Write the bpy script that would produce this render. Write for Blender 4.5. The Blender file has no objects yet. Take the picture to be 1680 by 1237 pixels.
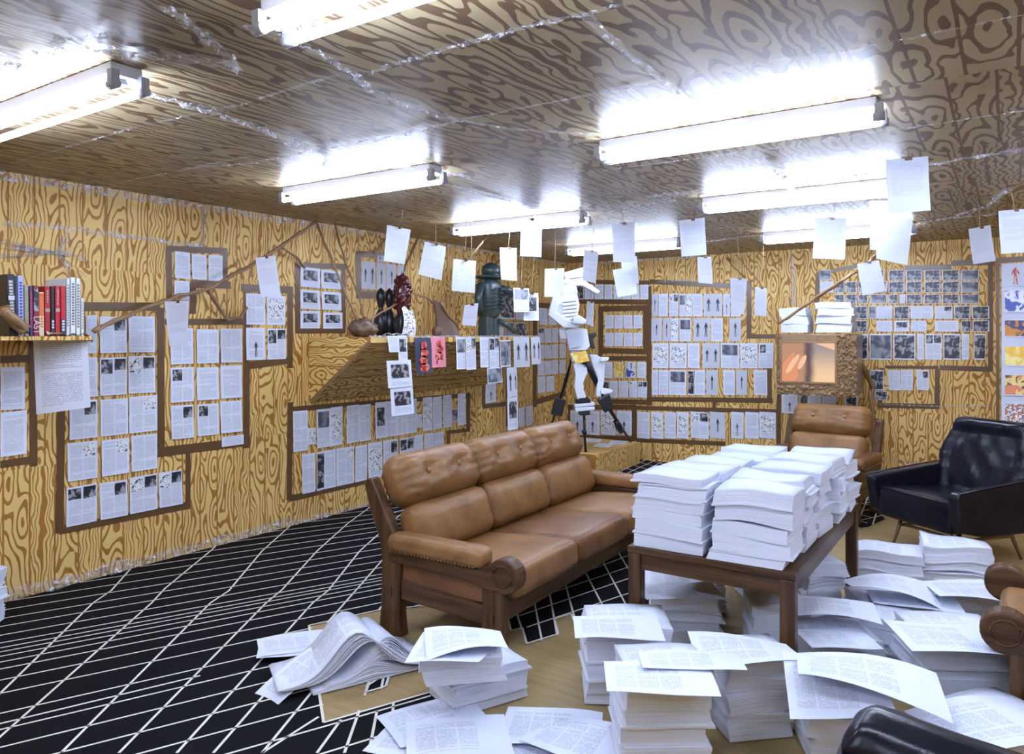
import bpy, bmesh, math, random
from mathutils import Vector, Matrix, noise

# ------------------------------------------------------------------ camera, world, exposure
SC = bpy.context.scene
COL = SC.collection
CAM_Z, FPX, YAW, HY = 1.6, 1225.0, math.radians(33.63), 550.0
cam_d = bpy.data.cameras.new('camera'); cam = bpy.data.objects.new('camera', cam_d); COL.objects.link(cam)
cam.location = (0, 0, CAM_Z); cam.rotation_euler = (math.radians(90), 0, YAW)
cam_d.sensor_fit = 'HORIZONTAL'; cam_d.sensor_width = 36.0; cam_d.lens = 36.0 * FPX / 1680.0
cam_d.shift_y = -(618.5 - HY) / 1680.0
cam_d.clip_start = 0.05
SC.camera = cam
world = bpy.data.worlds.new('world'); SC.world = world; world.use_nodes = True
world.node_tree.nodes['Background'].inputs[0].default_value = (0.5, 0.55, 0.7, 1)
world.node_tree.nodes['Background'].inputs[1].default_value = 0.05
SC.view_settings.view_transform = 'Standard'; SC.view_settings.look = 'None'
SC.view_settings.gamma = 1.0; SC.view_settings.use_curve_mapping = False
SC.view_settings.exposure = 0.16
TUBE_POWER = 72.0
TUBE_COLOR = (0.77, 0.90, 1.2)
try:
    SC.cycles.use_denoising = True
    SC.cycles.max_bounces = 7; SC.cycles.diffuse_bounces = 4; SC.cycles.transparent_max_bounces = 12
    SC.cycles.sample_clamp_indirect = 6.0
    SC.cycles.caustics_reflective = False; SC.cycles.caustics_refractive = False
except Exception: pass

# room: left wall X = WL, far wall Y = WB, right return Y = WT, ceiling z = H
WL, WB, H = -5.0, 8.9, 2.58
WR, WF = 3.2, -2.2
WT, XT = 7.3, -0.02
FW = Vector((-math.sin(YAW), math.cos(YAW), 0)); RT = Vector((math.cos(YAW), math.sin(YAW), 0))
def ray(px, py): return FW + RT * ((px - 840.0) / FPX) + Vector((0, 0, -(py - HY) / FPX))
def at_d(px, py, d): return Vector((0, 0, CAM_Z)) + ray(px, py) * d
def at_z(px, py, z=0.0):
    r = ray(px, py); return Vector((0, 0, CAM_Z)) + r * ((z - CAM_Z) / r.z)
def at_x(px, py, X): r = ray(px, py); return Vector((0, 0, CAM_Z)) + r * (X / r.x)
def at_y(px, py, Y): r = ray(px, py); return Vector((0, 0, CAM_Z)) + r * (Y / r.y)

# ------------------------------------------------------------------ shader helpers
class S:
    """tiny expression builder over shader sockets"""
    nt = None
    def __init__(s, k): s.k = k
    @staticmethod
    def m(op, *a):
        n = S.nt.nodes.new('ShaderNodeMath'); n.operation = op
        for i, v in enumerate(a):
            if isinstance(v, S): S.nt.links.new(v.k, n.inputs[i])
            else: n.inputs[i].default_value = v
        return S(n.outputs[0])
    def __add__(s, o): return S.m('ADD', s, o)
    def __sub__(s, o): return S.m('SUBTRACT', s, o)
    def __rsub__(s, o): return S.m('SUBTRACT', o, s)
    def __mul__(s, o): return S.m('MULTIPLY', s, o)
    __radd__ = __add__; __rmul__ = __mul__
    def floor(s): return S.m('FLOOR', s)
    def fract(s): return S.m('FRACT', s)
    def abs(s): return S.m('ABSOLUTE', s)
    def sin(s): return S.m('SINE', s)
    def gt(s, v): return S.m('GREATER_THAN', s, v)
    def lt(s, v): return S.m('LESS_THAN', s, v)
    def max(s, o): return S.m('MAXIMUM', s, o)
    def min(s, o): return S.m('MINIMUM', s, o)
    def step(s, a, b):
        n = S.nt.nodes.new('ShaderNodeMapRange'); n.interpolation_type = 'SMOOTHSTEP'
        S.nt.links.new(s.k, n.inputs[0]); n.inputs[1].default_value = a; n.inputs[2].default_value = b
        return S(n.outputs[0])
def xyz(x=0.0, y=0.0, z=0.0):
    n = S.nt.nodes.new('ShaderNodeCombineXYZ')
    for i, v in enumerate((x, y, z)):
        if isinstance(v, S): S.nt.links.new(v.k, n.inputs[i])
        else: n.inputs[i].default_value = v
    return S(n.outputs[0])
def sep(v):
    n = S.nt.nodes.new('ShaderNodeSeparateXYZ'); S.nt.links.new(v.k, n.inputs[0])
    return S(n.outputs[0]), S(n.outputs[1]), S(n.outputs[2])
def coord(kind='Object'):
    n = S.nt.nodes.new('ShaderNodeTexCoord'); return S(n.outputs[kind])
def noi(vec, scale=1.0, detail=2.0, rough=0.5, dim='3D'):
    n = S.nt.nodes.new('ShaderNodeTexNoise'); n.noise_dimensions = dim
    S.nt.links.new(vec.k, n.inputs['Vector']); n.inputs['Scale'].default_value = scale
    n.inputs['Detail'].default_value = detail; n.inputs['Roughness'].default_value = rough
    return S(n.outputs[0])
def wnoi(w):
    n = S.nt.nodes.new('ShaderNodeTexWhiteNoise'); n.noise_dimensions = '1D'
    S.nt.links.new(w.k, n.inputs['W']); return S(n.outputs[0])
def mixc(fac, a, b):
    n = S.nt.nodes.new('ShaderNodeMix'); n.data_type = 'RGBA'
    if isinstance(fac, S): S.nt.links.new(fac.k, n.inputs[0])
    else: n.inputs[0].default_value = fac
    for i, c in ((6, a), (7, b)):
        if isinstance(c, S): S.nt.links.new(c.k, n.inputs[i])
        else: n.inputs[i].default_value = (c[0], c[1], c[2], 1)
    return S(n.outputs[2])
def start(name):
    m = bpy.data.materials.new(name); m.use_nodes = True; S.nt = m.node_tree
    return m, m.node_tree.nodes['Principled BSDF']
def setc(b, c):
    if isinstance(c, S): S.nt.links.new(c.k, b.inputs['Base Color'])
    else: b.inputs['Base Color'].default_value = (c[0], c[1], c[2], 1)
def bump(b, h, strength=0.3, dist=0.01):
    n = S.nt.nodes.new('ShaderNodeBump'); n.inputs['Strength'].default_value = strength
    n.inputs['Distance'].default_value = dist
    S.nt.links.new(h.k, n.inputs['Height']); S.nt.links.new(n.outputs[0], b.inputs['Normal'])

def m_plain(name, c, rough=0.6, var=0.12, scale=8, metal=0.0, bmp=0.0, bscale=30):
    m, b = start(name); co = coord()
    n = noi(co, scale, 3)
    setc(b, mixc(n, tuple(x * (1 - var) for x in c), tuple(min(1, x * (1 + var)) for x in c)))
    b.inputs['Roughness'].default_value = rough; b.inputs['Metallic'].default_value = metal
    if bmp: bump(b, noi(co, bscale, 4), bmp, 0.004)
    return m

def m_grain(name, ua, va, light, dark, pw=0.145, knots=2.2, rings=6.0, gloss=0.55):
    """hand-drawn plank and knot print on self-adhesive film"""
    m, b = start(name); co = coord(); c3 = sep(co)
    u, v = c3[ua], c3[va]
    seam = (v * 0.8 + 0.37).floor()
    wob = noi(xyz(u * 3.0, v * 2.2, 0.0), 1.0, 2, 0.5, '2D') - 0.5
    uu = u * (1 / pw) + seam * 0.41 + wob * 0.06
    pi = uu.floor(); fu = uu.fract() - 0.5
    r = wnoi(pi + seam * 17.3)
    wx = noi(xyz(u * 11.0, v * 6.0, 0.0), 1.0, 1, 0.5, '2D') - 0.5
    vy = v * knots + r * 13.0
    vo = S.nt.nodes.new('ShaderNodeTexVoronoi'); vo.voronoi_dimensions = '2D'; vo.feature = 'SMOOTH_F1'
    vo.inputs['Scale'].default_value = 1.0; vo.inputs['Smoothness'].default_value = 0.35; vo.inputs['Randomness'].default_value = 0.75
    vec = xyz(fu + pi * 9.0 + wx * 0.20, vy + wx * 0.22, 0.0); S.nt.links.new(vec.k, vo.inputs['Vector'])
    F = S(vo.outputs['Distance']) + wx * 0.12
    F2 = (fu + wx * 0.5).abs() * 1.15 + (v * 5.0 + r * 9.0).sin() * 0.05
    straight = r.gt(0.70)
    F = F + straight * (F2 - F)
    w = (F * (rings * 6.2832)).sin()
    thick = noi(xyz(u * 6.0, v * 2.0, 3.0), 1.0, 1) * 0.75 + 0.02
    line = (w - thick).step(0.0, 0.22)
    core = F.lt(0.055)
    edge = fu.abs().gt(0.462)
    mask = line.max(edge).max(core)
    tone = noi(xyz(u * 2.0, v * 1.3, 0.0), 1.0, 3)
    li = mixc(tone, tuple(x * 0.9 for x in light), tuple(x * 1.06 for x in light))
    dk = mixc(noi(xyz(u * 20.0, v * 4.0, 0.0), 1.0, 2), tuple(x * 0.72 for x in dark), tuple(x * 1.3 for x in dark))
    setc(b, mixc(mask, li, dk)); b.inputs['Roughness'].default_value = gloss
    b.inputs['Specular IOR Level'].default_value = 0.35
    bump(b, noi(co, 6, 3), 0.12, 0.01)
    return m

def m_paper(name, tint=(0.78, 0.83, 0.97), cols=1, lines=40, ink=0.5, box=(0.12, 0.88, 0.08, 0.9), transl=0.0):
    m, b = start(name); uv = coord('UV'); u, v, _ = sep(uv)
    nl = v * lines
    oi = S.nt.nodes.new('ShaderNodeObjectInfo'); rnd = S(oi.outputs['Random'])
    para = noi(xyz((nl.floor()) * 0.37 + rnd * 50.0, u * 0.5, 0.0), 1.0, 0, 0.5, '2D')
    word = noi(xyz(u * 55.0, nl.floor() * 3.1 + rnd * 20.0, 0.0), 1.0, 1, 0.5, '2D').gt(0.42)
    stripe = nl.fract().gt(0.45)
    inb = u.gt(box[0]) * u.lt(box[1]) * v.gt(box[2]) * v.lt(box[3])
    if cols > 1:
        cu = ((u - box[0]) * (cols / (box[1] - box[0]))).fract()
        inb = inb * cu.gt(0.05) * cu.lt(0.95)
    mask = inb * stripe * word * para.gt(0.33) * ink
    crease = noi(xyz(u * 2.5, v * 2.5, rnd * 9.0), 1.0, 3)
    base = mixc(crease, tuple(x * 0.94 for x in tint), tint)
    setc(b, mixc(mask, base, (0.13, 0.13, 0.17))); b.inputs['Roughness'].default_value = 0.65
    b.inputs['Specular IOR Level'].default_value = 0.25
    if transl:
        t = S.nt.nodes.new('ShaderNodeBsdfTranslucent'); t.inputs[0].default_value = (*tint, 1)
        mx = S.nt.nodes.new('ShaderNodeMixShader'); mx.inputs[0].default_value = transl
        S.nt.links.new(b.outputs[0], mx.inputs[1]); S.nt.links.new(t.outputs[0], mx.inputs[2])
        out = [n for n in S.nt.nodes if n.type == 'OUTPUT_MATERIAL'][0]
        S.nt.links.new(mx.outputs[0], out.inputs[0])
    return m

def m_photo(name, c0, c1, c2=None, scale=22.0, lo=0.42, hi=0.6, dist=0.6):
    m, b = start(name); co = coord()
    n1 = S.nt.nodes.new('ShaderNodeTexNoise'); S.nt.links.new(co.k, n1.inputs['Vector'])
    n1.inputs['Scale'].default_value = scale; n1.inputs['Detail'].default_value = 2; n1.inputs['Distortion'].default_value = dist
    f = S(n1.outputs[0]).step(lo, hi); c = mixc(f, c0, c1)
    if c2: c = mixc(noi(co, scale * 0.6, 1).step(0.5, 0.58), c, c2)
    setc(b, c); b.inputs['Roughness'].default_value = 0.4
    return m

def m_tape(name, c, alpha=0.25, rough=0.18, scale=60):
    """clear packing tape: mostly see-through, with sharp crinkled glints"""
    m, b = start(name); co = coord()
    setc(b, c); b.inputs['Roughness'].default_value = rough
    h = noi(co, scale, 3, 0.6); bump(b, h, 0.9, 0.02)
    a = noi(co, scale * 0.7, 3, 0.7).step(0.50, 0.68) * (1 - alpha) * 0.9 + alpha  # pale opaque streaks in the alpha stand in for glints
    S.nt.links.new(a.k, b.inputs['Alpha'])
    b.inputs['Specular IOR Level'].default_value = 0.9
    return m

def m_wood(name, a, c, axis=0, rough=0.35):
    m, b = start(name); co = coord(); p = list(sep(co))
    s = [28.0, 28.0, 28.0]; s[axis] = 1.8
    vec = xyz(p[0] * s[0], p[1] * s[1], p[2] * s[2])
    n = noi(vec, 1.0, 4, 0.6).step(0.3, 0.7)
    setc(b, mixc(n, a, c)); b.inputs['Roughness'].default_value = rough
    bump(b, n, 0.15, 0.002)
    return m

def m_leather(name, a, c, rough=0.38, worn=None, bs=0.35, bd=0.02):
    m, b = start(name); co = coord()
    n = noi(co, 5, 4, 0.6).step(0.3, 0.75); cc = mixc(n, a, c)
    if worn: cc = mixc(noi(co, 3.5, 5, 0.7).step(0.62, 0.72) * 0.5, cc, worn)
    setc(b, cc); b.inputs['Roughness'].default_value = rough
    vo = noi(co, 120, 2) * 0.3 + noi(co, 9, 3, 0.6)
    bump(b, vo, bs, bd)
    return m

def m_emit(name, c, s):
    m = bpy.data.materials.new(name); m.use_nodes = True; nt = m.node_tree
    for n in list(nt.nodes):
        if n.type == 'BSDF_PRINCIPLED': nt.nodes.remove(n)
    e = nt.nodes.new('ShaderNodeEmission'); e.inputs[0].default_value = (*c, 1); e.inputs[1].default_value = s
    nt.links.new(e.outputs[0], [n for n in nt.nodes if n.type == 'OUTPUT_MATERIAL'][0].inputs[0])
    return m

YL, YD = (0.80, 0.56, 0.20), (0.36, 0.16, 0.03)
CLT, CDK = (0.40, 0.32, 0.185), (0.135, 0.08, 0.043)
M = {}
M['wallL'] = m_grain('woodgrain_left', 1, 2, YL, YD)
M['wallB'] = m_grain('woodgrain_far', 0, 2, YL, YD, pw=0.14)
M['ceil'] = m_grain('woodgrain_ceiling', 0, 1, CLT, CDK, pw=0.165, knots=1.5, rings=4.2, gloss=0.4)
M['hoodend'] = m_grain('woodgrain_sideways', 2, 0, YL, YD, pw=0.16, knots=2.5)
M['hoodslope'] = m_grain('woodgrain_slope', 0, 1, YL, YD, pw=0.15)
M['ply'] = m_grain('woodgrain_vertical', 1, 2, YL, YD, pw=0.12)
M['text1'] = m_paper('printed_page', cols=1, ink=0.42)
M['text2'] = m_paper('printed_page_two_columns', cols=2, ink=0.42, lines=48, box=(0.06, 0.94, 0.05, 0.95))
M['text3'] = m_paper('printed_page_three_columns', cols=3, ink=0.42, lines=54, box=(0.08, 0.70, 0.16, 0.86))
M['hang'] = m_paper('hanging_page', cols=1, ink=0.4, lines=36, box=(0.12, 0.88, 0.3, 0.93), transl=0.5)
M['blank'] = m_paper('blank_page', ink=0.0, transl=0.25)
M['edge'] = None
m, b = start('paper_edges'); co = coord(); p = sep(co)
n_ = noi(xyz(p[0] * 3.0, p[1] * 3.0, p[2] * 420.0), 1.0, 2, 0.6)
setc(b, mixc(n_.step(0.25, 0.6), (0.66, 0.70, 0.81), (0.76, 0.80, 0.92))); b.inputs['Roughness'].default_value = 0.8
bump(b, n_, 0.15, 0.002); M['edge'] = m
M['dark'] = m_photo('dark_photo', (0.02, 0.02, 0.03), (0.36, 0.37, 0.42), lo=0.46, hi=0.62)
M['grey'] = m_photo('grey_photo', (0.08, 0.085, 0.12), (0.34, 0.36, 0.43), scale=8)
M['ink'] = m_plain('black_ink', (0.03, 0.03, 0.045), 0.5)
M['draw'] = m_photo('line_drawing', (0.84, 0.86, 0.91), (0.06, 0.06, 0.08), scale=45, lo=0.55, hi=0.58, dist=1.5)
M['redpic'] = m_photo('red_print', (0.35, 0.02, 0.02), (0.85, 0.25, 0.18), scale=30)
M['pinkpic'] = m_plain('pink_print', (0.72, 0.25, 0.33), 0.5)
M['navypic'] = m_plain('navy_print', (0.04, 0.05, 0.10), 0.4)
M['bluepic'] = m_photo('blue_print', (0.75, 0.77, 0.85), (0.05, 0.09, 0.38), scale=14, lo=0.48, hi=0.54)
M['orangepic'] = m_photo('orange_print', (0.05, 0.05, 0.14), (0.62, 0.25, 0.04), scale=16, lo=0.45, hi=0.55)
M['yellowpic'] = m_photo('yellow_print', (0.85, 0.50, 0.05), (0.93, 0.78, 0.28), scale=12)
M['specklepic'] = m_photo('speckled_print', (0.85, 0.84, 0.84), (0.12, 0.10, 0.15), (0.5, 0.16, 0.06), scale=70, lo=0.5, hi=0.54)
M['mixpic'] = m_photo('mixed_colour_print', (0.85, 0.62, 0.22), (0.10, 0.07, 0.06), (0.72, 0.22, 0.10), scale=20, lo=0.5, hi=0.55)
M['brown'] = m_plain('brown_parcel_tape', (0.125, 0.066, 0.028), 0.32, 0.12, 20, bmp=0.25, bscale=14)
M['brownfoil'] = m_plain('crumpled_brown_tape', (0.24, 0.145, 0.07), 0.2, 0.3, 12, bmp=1.0, bscale=26)
M['clear'] = m_tape('clear_tape', (0.80, 0.83, 0.9), 0.06)
M['clear2'] = m_tape('clear_tape_bunched', (0.80, 0.83, 0.92), 0.16, 0.15, 40)
M['rope'] = m_plain('twisted_brown_tape', (0.26, 0.15, 0.07), 0.3, 0.3, 30, bmp=0.8, bscale=50)
M['string'] = m_plain('tan_string', (0.45, 0.33, 0.2), 0.6)
M['tube'] = m_emit('lit_tube', TUBE_COLOR, TUBE_POWER)
M['fix'] = m_plain('white_enamel', (0.62, 0.64, 0.72), 0.3, 0.05)
M['cap'] = m_plain('grey_plastic', (0.3, 0.3, 0.34), 0.4)
M['wood'] = m_wood('dark_oak_lengthwise', (0.042, 0.020, 0.009), (0.11, 0.056, 0.024), 0)
M['woodz'] = m_wood('dark_oak_upright', (0.042, 0.020, 0.009), (0.11, 0.056, 0.024), 2)
M['woody'] = m_wood('dark_oak_crosswise', (0.042, 0.020, 0.009), (0.11, 0.056, 0.024), 1)
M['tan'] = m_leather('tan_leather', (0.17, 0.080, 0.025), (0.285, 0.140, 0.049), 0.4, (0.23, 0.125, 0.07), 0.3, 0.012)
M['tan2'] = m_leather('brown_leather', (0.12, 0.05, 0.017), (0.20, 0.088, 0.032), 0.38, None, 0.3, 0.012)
M['button'] = m_plain('tan_button', (0.30, 0.14, 0.055), 0.35)
M['black'] = m_leather('black_leather', (0.005, 0.005, 0.010), (0.010, 0.010, 0.018), 0.24, None, 0.2, 0.006)
M['piping'] = m_plain('black_piping', (0.02, 0.02, 0.035), 0.15)
M['brass'] = m_plain('worn_brass', (0.28, 0.2, 0.14), 0.35, metal=0.7)
M['beige'] = m_wood('beige_floor', (0.29, 0.205, 0.09), (0.37, 0.265, 0.125), 0, 0.5)
M['blackfloor'] = m_plain('black_floor_film', (0.004, 0.004, 0.006), 0.75, 0.2, 5)
M['whiteline'] = m_plain('white_line_tape', (0.78, 0.76, 0.68), 0.5)
M['mixorange'] = m_plain('orange_spine', (0.62, 0.12, 0.03), .4)
M['foam'] = m_plain('white_foam', (0.80, 0.84, 0.92), 0.7, 0.04)
M['blackpl'] = m_plain('black_plastic', (0.01, 0.01, 0.013), 0.35)
M['green'] = m_plain('dark_green_grey', (0.035, 0.06, 0.062), 0.35, 0.35, 12, bmp=0.5)
M['drift'] = m_plain('brown_clay', (0.14, 0.085, 0.06), 0.45, 0.4, 9, bmp=0.8, bscale=18)
M['wine'] = m_plain('dark_red_glaze', (0.07, 0.012, 0.012), 0.15, 0.3)
M['screenskin'] = m_emit('screen_skin', (0.72, 0.30, 0.17), 1.0)
M['screenskin2'] = m_emit('screen_skin_pale', (0.85, 0.52, 0.34), 1.0)

for k_, v_ in (('blackfloor', .10), ('black', .26), ('wood', .22), ('woodz', .22), ('woody', .22), ('tan', .38), ('tan2', .35), ('ceil', .2), ('beige', .3)): M[k_].node_tree.nodes['Principled BSDF'].inputs['Specular IOR Level'].default_value = v_

# ------------------------------------------------------------------ object helpers
def tag(o, label=None, cat=None, group=None, kind=None):
    if label: o['label'] = label
    if cat: o['category'] = cat
    if group: o['group'] = group
    if kind: o['kind'] = kind
    return o
def link(name, me, parent=None, loc=None, rot=None):
    o = bpy.data.objects.new(name, me); COL.objects.link(o)
    if loc is not None: o.location = loc
    if rot is not None: o.rotation_euler = rot
    if parent: o.parent = parent
    return o
def empty(name, loc, rz, label, cat, group=None):
    o = link(name, None, None, loc, (0, 0, rz)); o.empty_display_size = 0.1
    return tag(o, label, cat, group)
class MB:
    def __init__(s): s.v, s.f, s.mi, s.uv, s.sm = [], [], [], [], []
    def face(s, idx, mi=0, uv=None, sm=False):
        s.f.append(tuple(idx)); s.mi.append(mi); s.uv.append(uv or [(0, 0)] * len(idx)); s.sm.append(sm)
    def grid(s, fn, nu, nv, mi=0, uvr=(0, 1, 0, 1), sm=True, flip=False):
        b = len(s.v)
        for j in range(nv + 1):
            for i in range(nu + 1): s.v.append(tuple(fn(i / nu, j / nv)))
        for j in range(nv):
            for i in range(nu):
                a = b + j * (nu + 1) + i; q = [a, a + 1, a + nu + 2, a + nu + 1]
                t = [((i + di) / nu, (j + dj) / nv) for di, dj in ((0, 0), (1, 0), (1, 1), (0, 1))]
                t = [(uvr[0] + x * (uvr[1] - uvr[0]), uvr[2] + y * (uvr[3] - uvr[2])) for x, y in t]
                if flip: q.reverse(); t.reverse()
                s.face(q, mi, t, sm)
        return s
    def box(s, c, sz, R=None, mi=0, taper=(1, 1)):
        b = len(s.v)
        for z in (-1, 1):
            for x, y in ((-1, -1), (1, -1), (1, 1), (-1, 1)):
                k = taper if z > 0 else (1, 1)
                p = Vector((x * sz[0] / 2 * k[0], y * sz[1] / 2 * k[1], z * sz[2] / 2))
                if R is not None: p = R @ p
                s.v.append(tuple(p + Vector(c)))
        for q in ((3, 2, 1, 0), (4, 5, 6, 7), (0, 1, 5, 4), (1, 2, 6, 5), (2, 3, 7, 6), (3, 0, 4, 7)):
            s.face([b + i for i in q], mi, [(0, 0), (1, 0), (1, 1), (0, 1)])
        return s
    def prism(s, pts, a0, a1, axis=1, mi=0, sm=False):
        """polygon pts (in the other two axes) pushed from a0 to a1 along axis"""
        b = len(s.v); n = len(pts)
        for a in (a0, a1):
            for p in pts:
                q = [p[0], p[1]]; q.insert(axis, a); s.v.append(tuple(q))
        s.face([b + i for i in range(n)], mi); s.face([b + n + i for i in reversed(range(n))], mi)
        for i in range(n):
            j = (i + 1) % n; s.face([b + j, b + i, b + n + i, b + n + j], mi, None, sm)
        return s
    def tube(s, pts, r, n=8, mi=0, cap=True):
        pts = [Vector(p) for p in pts]; b = len(s.v); m_ = len(pts)
        rs = r if isinstance(r, (list, tuple)) else [r] * m_
        for i, p in enumerate(pts):
            t = (pts[min(i + 1, m_ - 1)] - pts[max(i - 1, 0)]).normalized()
            a = t.orthogonal().normalized() if abs(t.z) > 0.95 else t.cross(Vector((0, 0, 1))).normalized()
            c = t.cross(a).normalized()
            for k in range(n):
                th = 2 * math.pi * k / n; s.v.append(tuple(p + (a * math.cos(th) + c * math.sin(th)) * rs[i]))
        for i in range(m_ - 1):
            for k in range(n):
                k2 = (k + 1) % n; s.face([b + i * n + k, b + i * n + k2, b + (i + 1) * n + k2, b + (i + 1) * n + k], mi, None, True)
        if cap:
            s.face([b + k for k in reversed(range(n))], mi); s.face([b + (m_ - 1) * n + k for k in range(n)], mi)
        return s
    def ball(s, c, r, n=10, mi=0, R=None, fn=None):
        r = r if isinstance(r, (list, tuple)) else (r, r, r)
        def f(u, v):
            th, ph = u * 2 * math.pi, (v - 0.5) * math.pi
            p = Vector((math.cos(ph) * math.cos(th), math.cos(ph) * math.sin(th), math.sin(ph)))
            k = fn(p) if fn else 1.0
            p = Vector((p.x * r[0] * k, p.y * r[1] * k, p.z * r[2] * k))
            if R is not None: p = R @ p
            return p + Vector(c)
        return s.grid(f, n * 2, n, mi)
    def build(s, name, mats, parent=None, loc=None, rot=None, bevel=0.0, seg=2):
        me = bpy.data.meshes.new(name); me.from_pydata(s.v, [], s.f)
        for m_ in (mats if isinstance(mats, (list, tuple)) else [mats]): me.materials.append(M[m_] if isinstance(m_, str) else m_)
        me.polygons.foreach_set('material_index', s.mi); me.polygons.foreach_set('use_smooth', s.sm)
        ul = me.uv_layers.new(name='UVMap'); ul.data.foreach_set('uv', [c for f in s.uv for t in f for c in t])
        me.update(); o = link(name, me, parent, loc, rot)
        if bevel:
            bv = o.modifiers.new('bevel', 'BEVEL'); bv.width = bevel; bv.segments = seg; bv.limit_method = 'ANGLE'; bv.angle_limit = 0.6
        return o

def rbox(sz, r, n=12, bulge=0.0, dents=(), wr=0.0, seed=0, bax=0):
    """rounded upholstered block; bulge pushes the +bax face outwards, dents = (y, z) pull points in it"""
    hx = [s_ / 2 for s_ in sz]; mb = MB(); oth = [i for i in range(3) if i != bax]
    def shape(p):
        q = Vector([max(-hx[i] + r, min(hx[i] - r, p[i] * hx[i])) for i in range(3)])
        full = Vector([p[i] * hx[i] for i in range(3)])
        d = full - q
        if d.length > 1e-9: d = d.normalized() * r
        w = q + d
        a, c = w[oth[0]] / hx[oth[0]], w[oth[1]] / hx[oth[1]]
        fr = w[bax] / hx[bax]
        k = bulge * max(0, 1 - a * a) ** 0.6 * max(0, 1 - c * c) ** 0.6
        w[bax] += k * fr
        if fr > 0:
            for dy, dz in dents:
                y, z = w[oth[0]] - dy, w[oth[1]] - dz
                rr = math.hypot(y, z); th = math.atan2(z, y)
                w[bax] -= 0.035 * math.exp(-(rr / 0.045) ** 2) * fr
                w[bax] += 0.0055 * math.sin(th * 7 + seed) * math.exp(-(rr / 0.12) ** 2) * min(1, rr / 0.03) * fr
        if wr:
            e = abs(a) ** 3
            w[bax] += wr * .8 * e * math.sin(w[oth[1]] * 120 + 3 * noise.noise(w * 10 + Vector((seed, 0, 0)))) * fr
            w[bax] += wr * .7 * noise.noise(w * 9 + Vector((seed * 3.1, 1, 2))) * fr
        return w
    for ax in range(3):
        for sg in (-1, 1):
            o2 = [i for i in range(3) if i != ax]
            def fn(u, v, ax=ax, sg=sg, o2=o2):
                p = [0, 0, 0]; p[ax] = sg
                p[o2[0]] = math.sin((u - 0.5) * math.pi * 0.96) / math.sin(0.48 * math.pi); p[o2[1]] = math.sin((v - 0.5) * math.pi * 0.96) / math.sin(0.48 * math.pi)
                return shape(p)
            mb.grid(fn, n, n, 0, sm=True, flip=(sg < 0) ^ (ax == 1))
    # weld the seams between the six grids
    key, rem, nv = {}, [], []
    for v in mb.v:
        k = (round(v[0], 5), round(v[1], 5), round(v[2], 5))
        if k not in key: key[k] = len(nv); nv.append(v)
        rem.append(key[k])
    mb.v = nv; mb.f = [tuple(rem[i] for i in f) for f in mb.f]
    keep = [i for i, f in enumerate(mb.f) if len(set(f)) == 4]
    for at in ('f', 'mi', 'uv', 'sm'): setattr(mb, at, [getattr(mb, at)[i] for i in keep])
    return mb

# ------------------------------------------------------------------ setting
def struct(o): o['kind'] = 'structure'; return o
T = 0.1
struct(MB().box(((WL + WR) / 2, (WF + WB) / 2, -T / 2), (WR - WL + 2 * T, WB - WF + 2 * T, T)).build('floor', 'beige'))
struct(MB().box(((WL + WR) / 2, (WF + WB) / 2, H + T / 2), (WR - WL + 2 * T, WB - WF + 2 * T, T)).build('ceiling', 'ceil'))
struct(MB().box((WL - T / 2, (WF + WB) / 2, H / 2), (T, WB - WF, H)).build('wall_left', 'wallL'))
struct(MB().box(((WL + WR) / 2, WB + T / 2, H / 2), (WR - WL, T, H)).build('wall_back', 'wallB'))
struct(MB().box((WR + T / 2, (WF + WB) / 2, H / 2), (T, WB - WF, H)).build('wall_right', 'wallL'))
struct(MB().box(((WL + WR) / 2, WF - T / 2, H / 2), (WR - WL, T, H)).build('wall_front', 'wallB'))
struct(MB().box(((XT + WR) / 2, WT + (WB - WT) / 2, H / 2), (WR - XT, WB - WT - 0.002, H - 0.002)).build('wall_partition', 'wallB'))

# black floor film with hand-laid white lines
def poly_floor(pxs, z=0.003):
    return [at_z(x, y, 0) if not isinstance(x, tuple) else Vector((x[0], x[1], 0)) for x, y in pxs]
def inside(p, poly):
    c = False; n = len(poly)
    for i in range(n):
        a, b2 = poly[i], poly[(i + 1) % n]
        if (a[1] > p[1]) != (b2[1] > p[1]) and p[0] < (b2[0] - a[0]) * (p[1] - a[1]) / (b2[1] - a[1]) + a[0]: c = not c
    return c
def W2(x, y, z=0): p = at_z(x, y, z); return (p.x, p.y)
A1 = [(WL, WF + 0.6), (WL, WB), (-1.0, WB), (-1.0, 7.9), W2(1440, 838), W2(1452, 852), W2(1415, 869), (-1.45, 6.9), (-1.45, 5.4), (-1.6, 5.1), W2(1040, 925), W2(1067, 975), W2(1066, 1000),
      W2(950, 1040), W2(937, 1008), W2(909, 1017), W2(916, 1041), W2(864, 1057), W2(857, 1031), W2(838, 1036), W2(830, 1000), (-2.35, 3.75), (-2.72, 3.55), W2(625, 1001), W2(507, 1027), W2(531, 1187),
      W2(705, 1137), W2(760, 1180), W2(840, 1210), W2(800, 1290), (-1.2, 1.5), (-1.2, WF + 0.6)]
A2 = [W2(633, 1127), W2(642, 1098), W2(609, 1106), W2(600, 1137)]
mb = MB()
for poly in (A1, A2):
    b0 = len(mb.v)
    for x, y in poly: mb.v.append((x, y, 0.003))
    mb.face([b0 + i for i in range(len(poly))])
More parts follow.
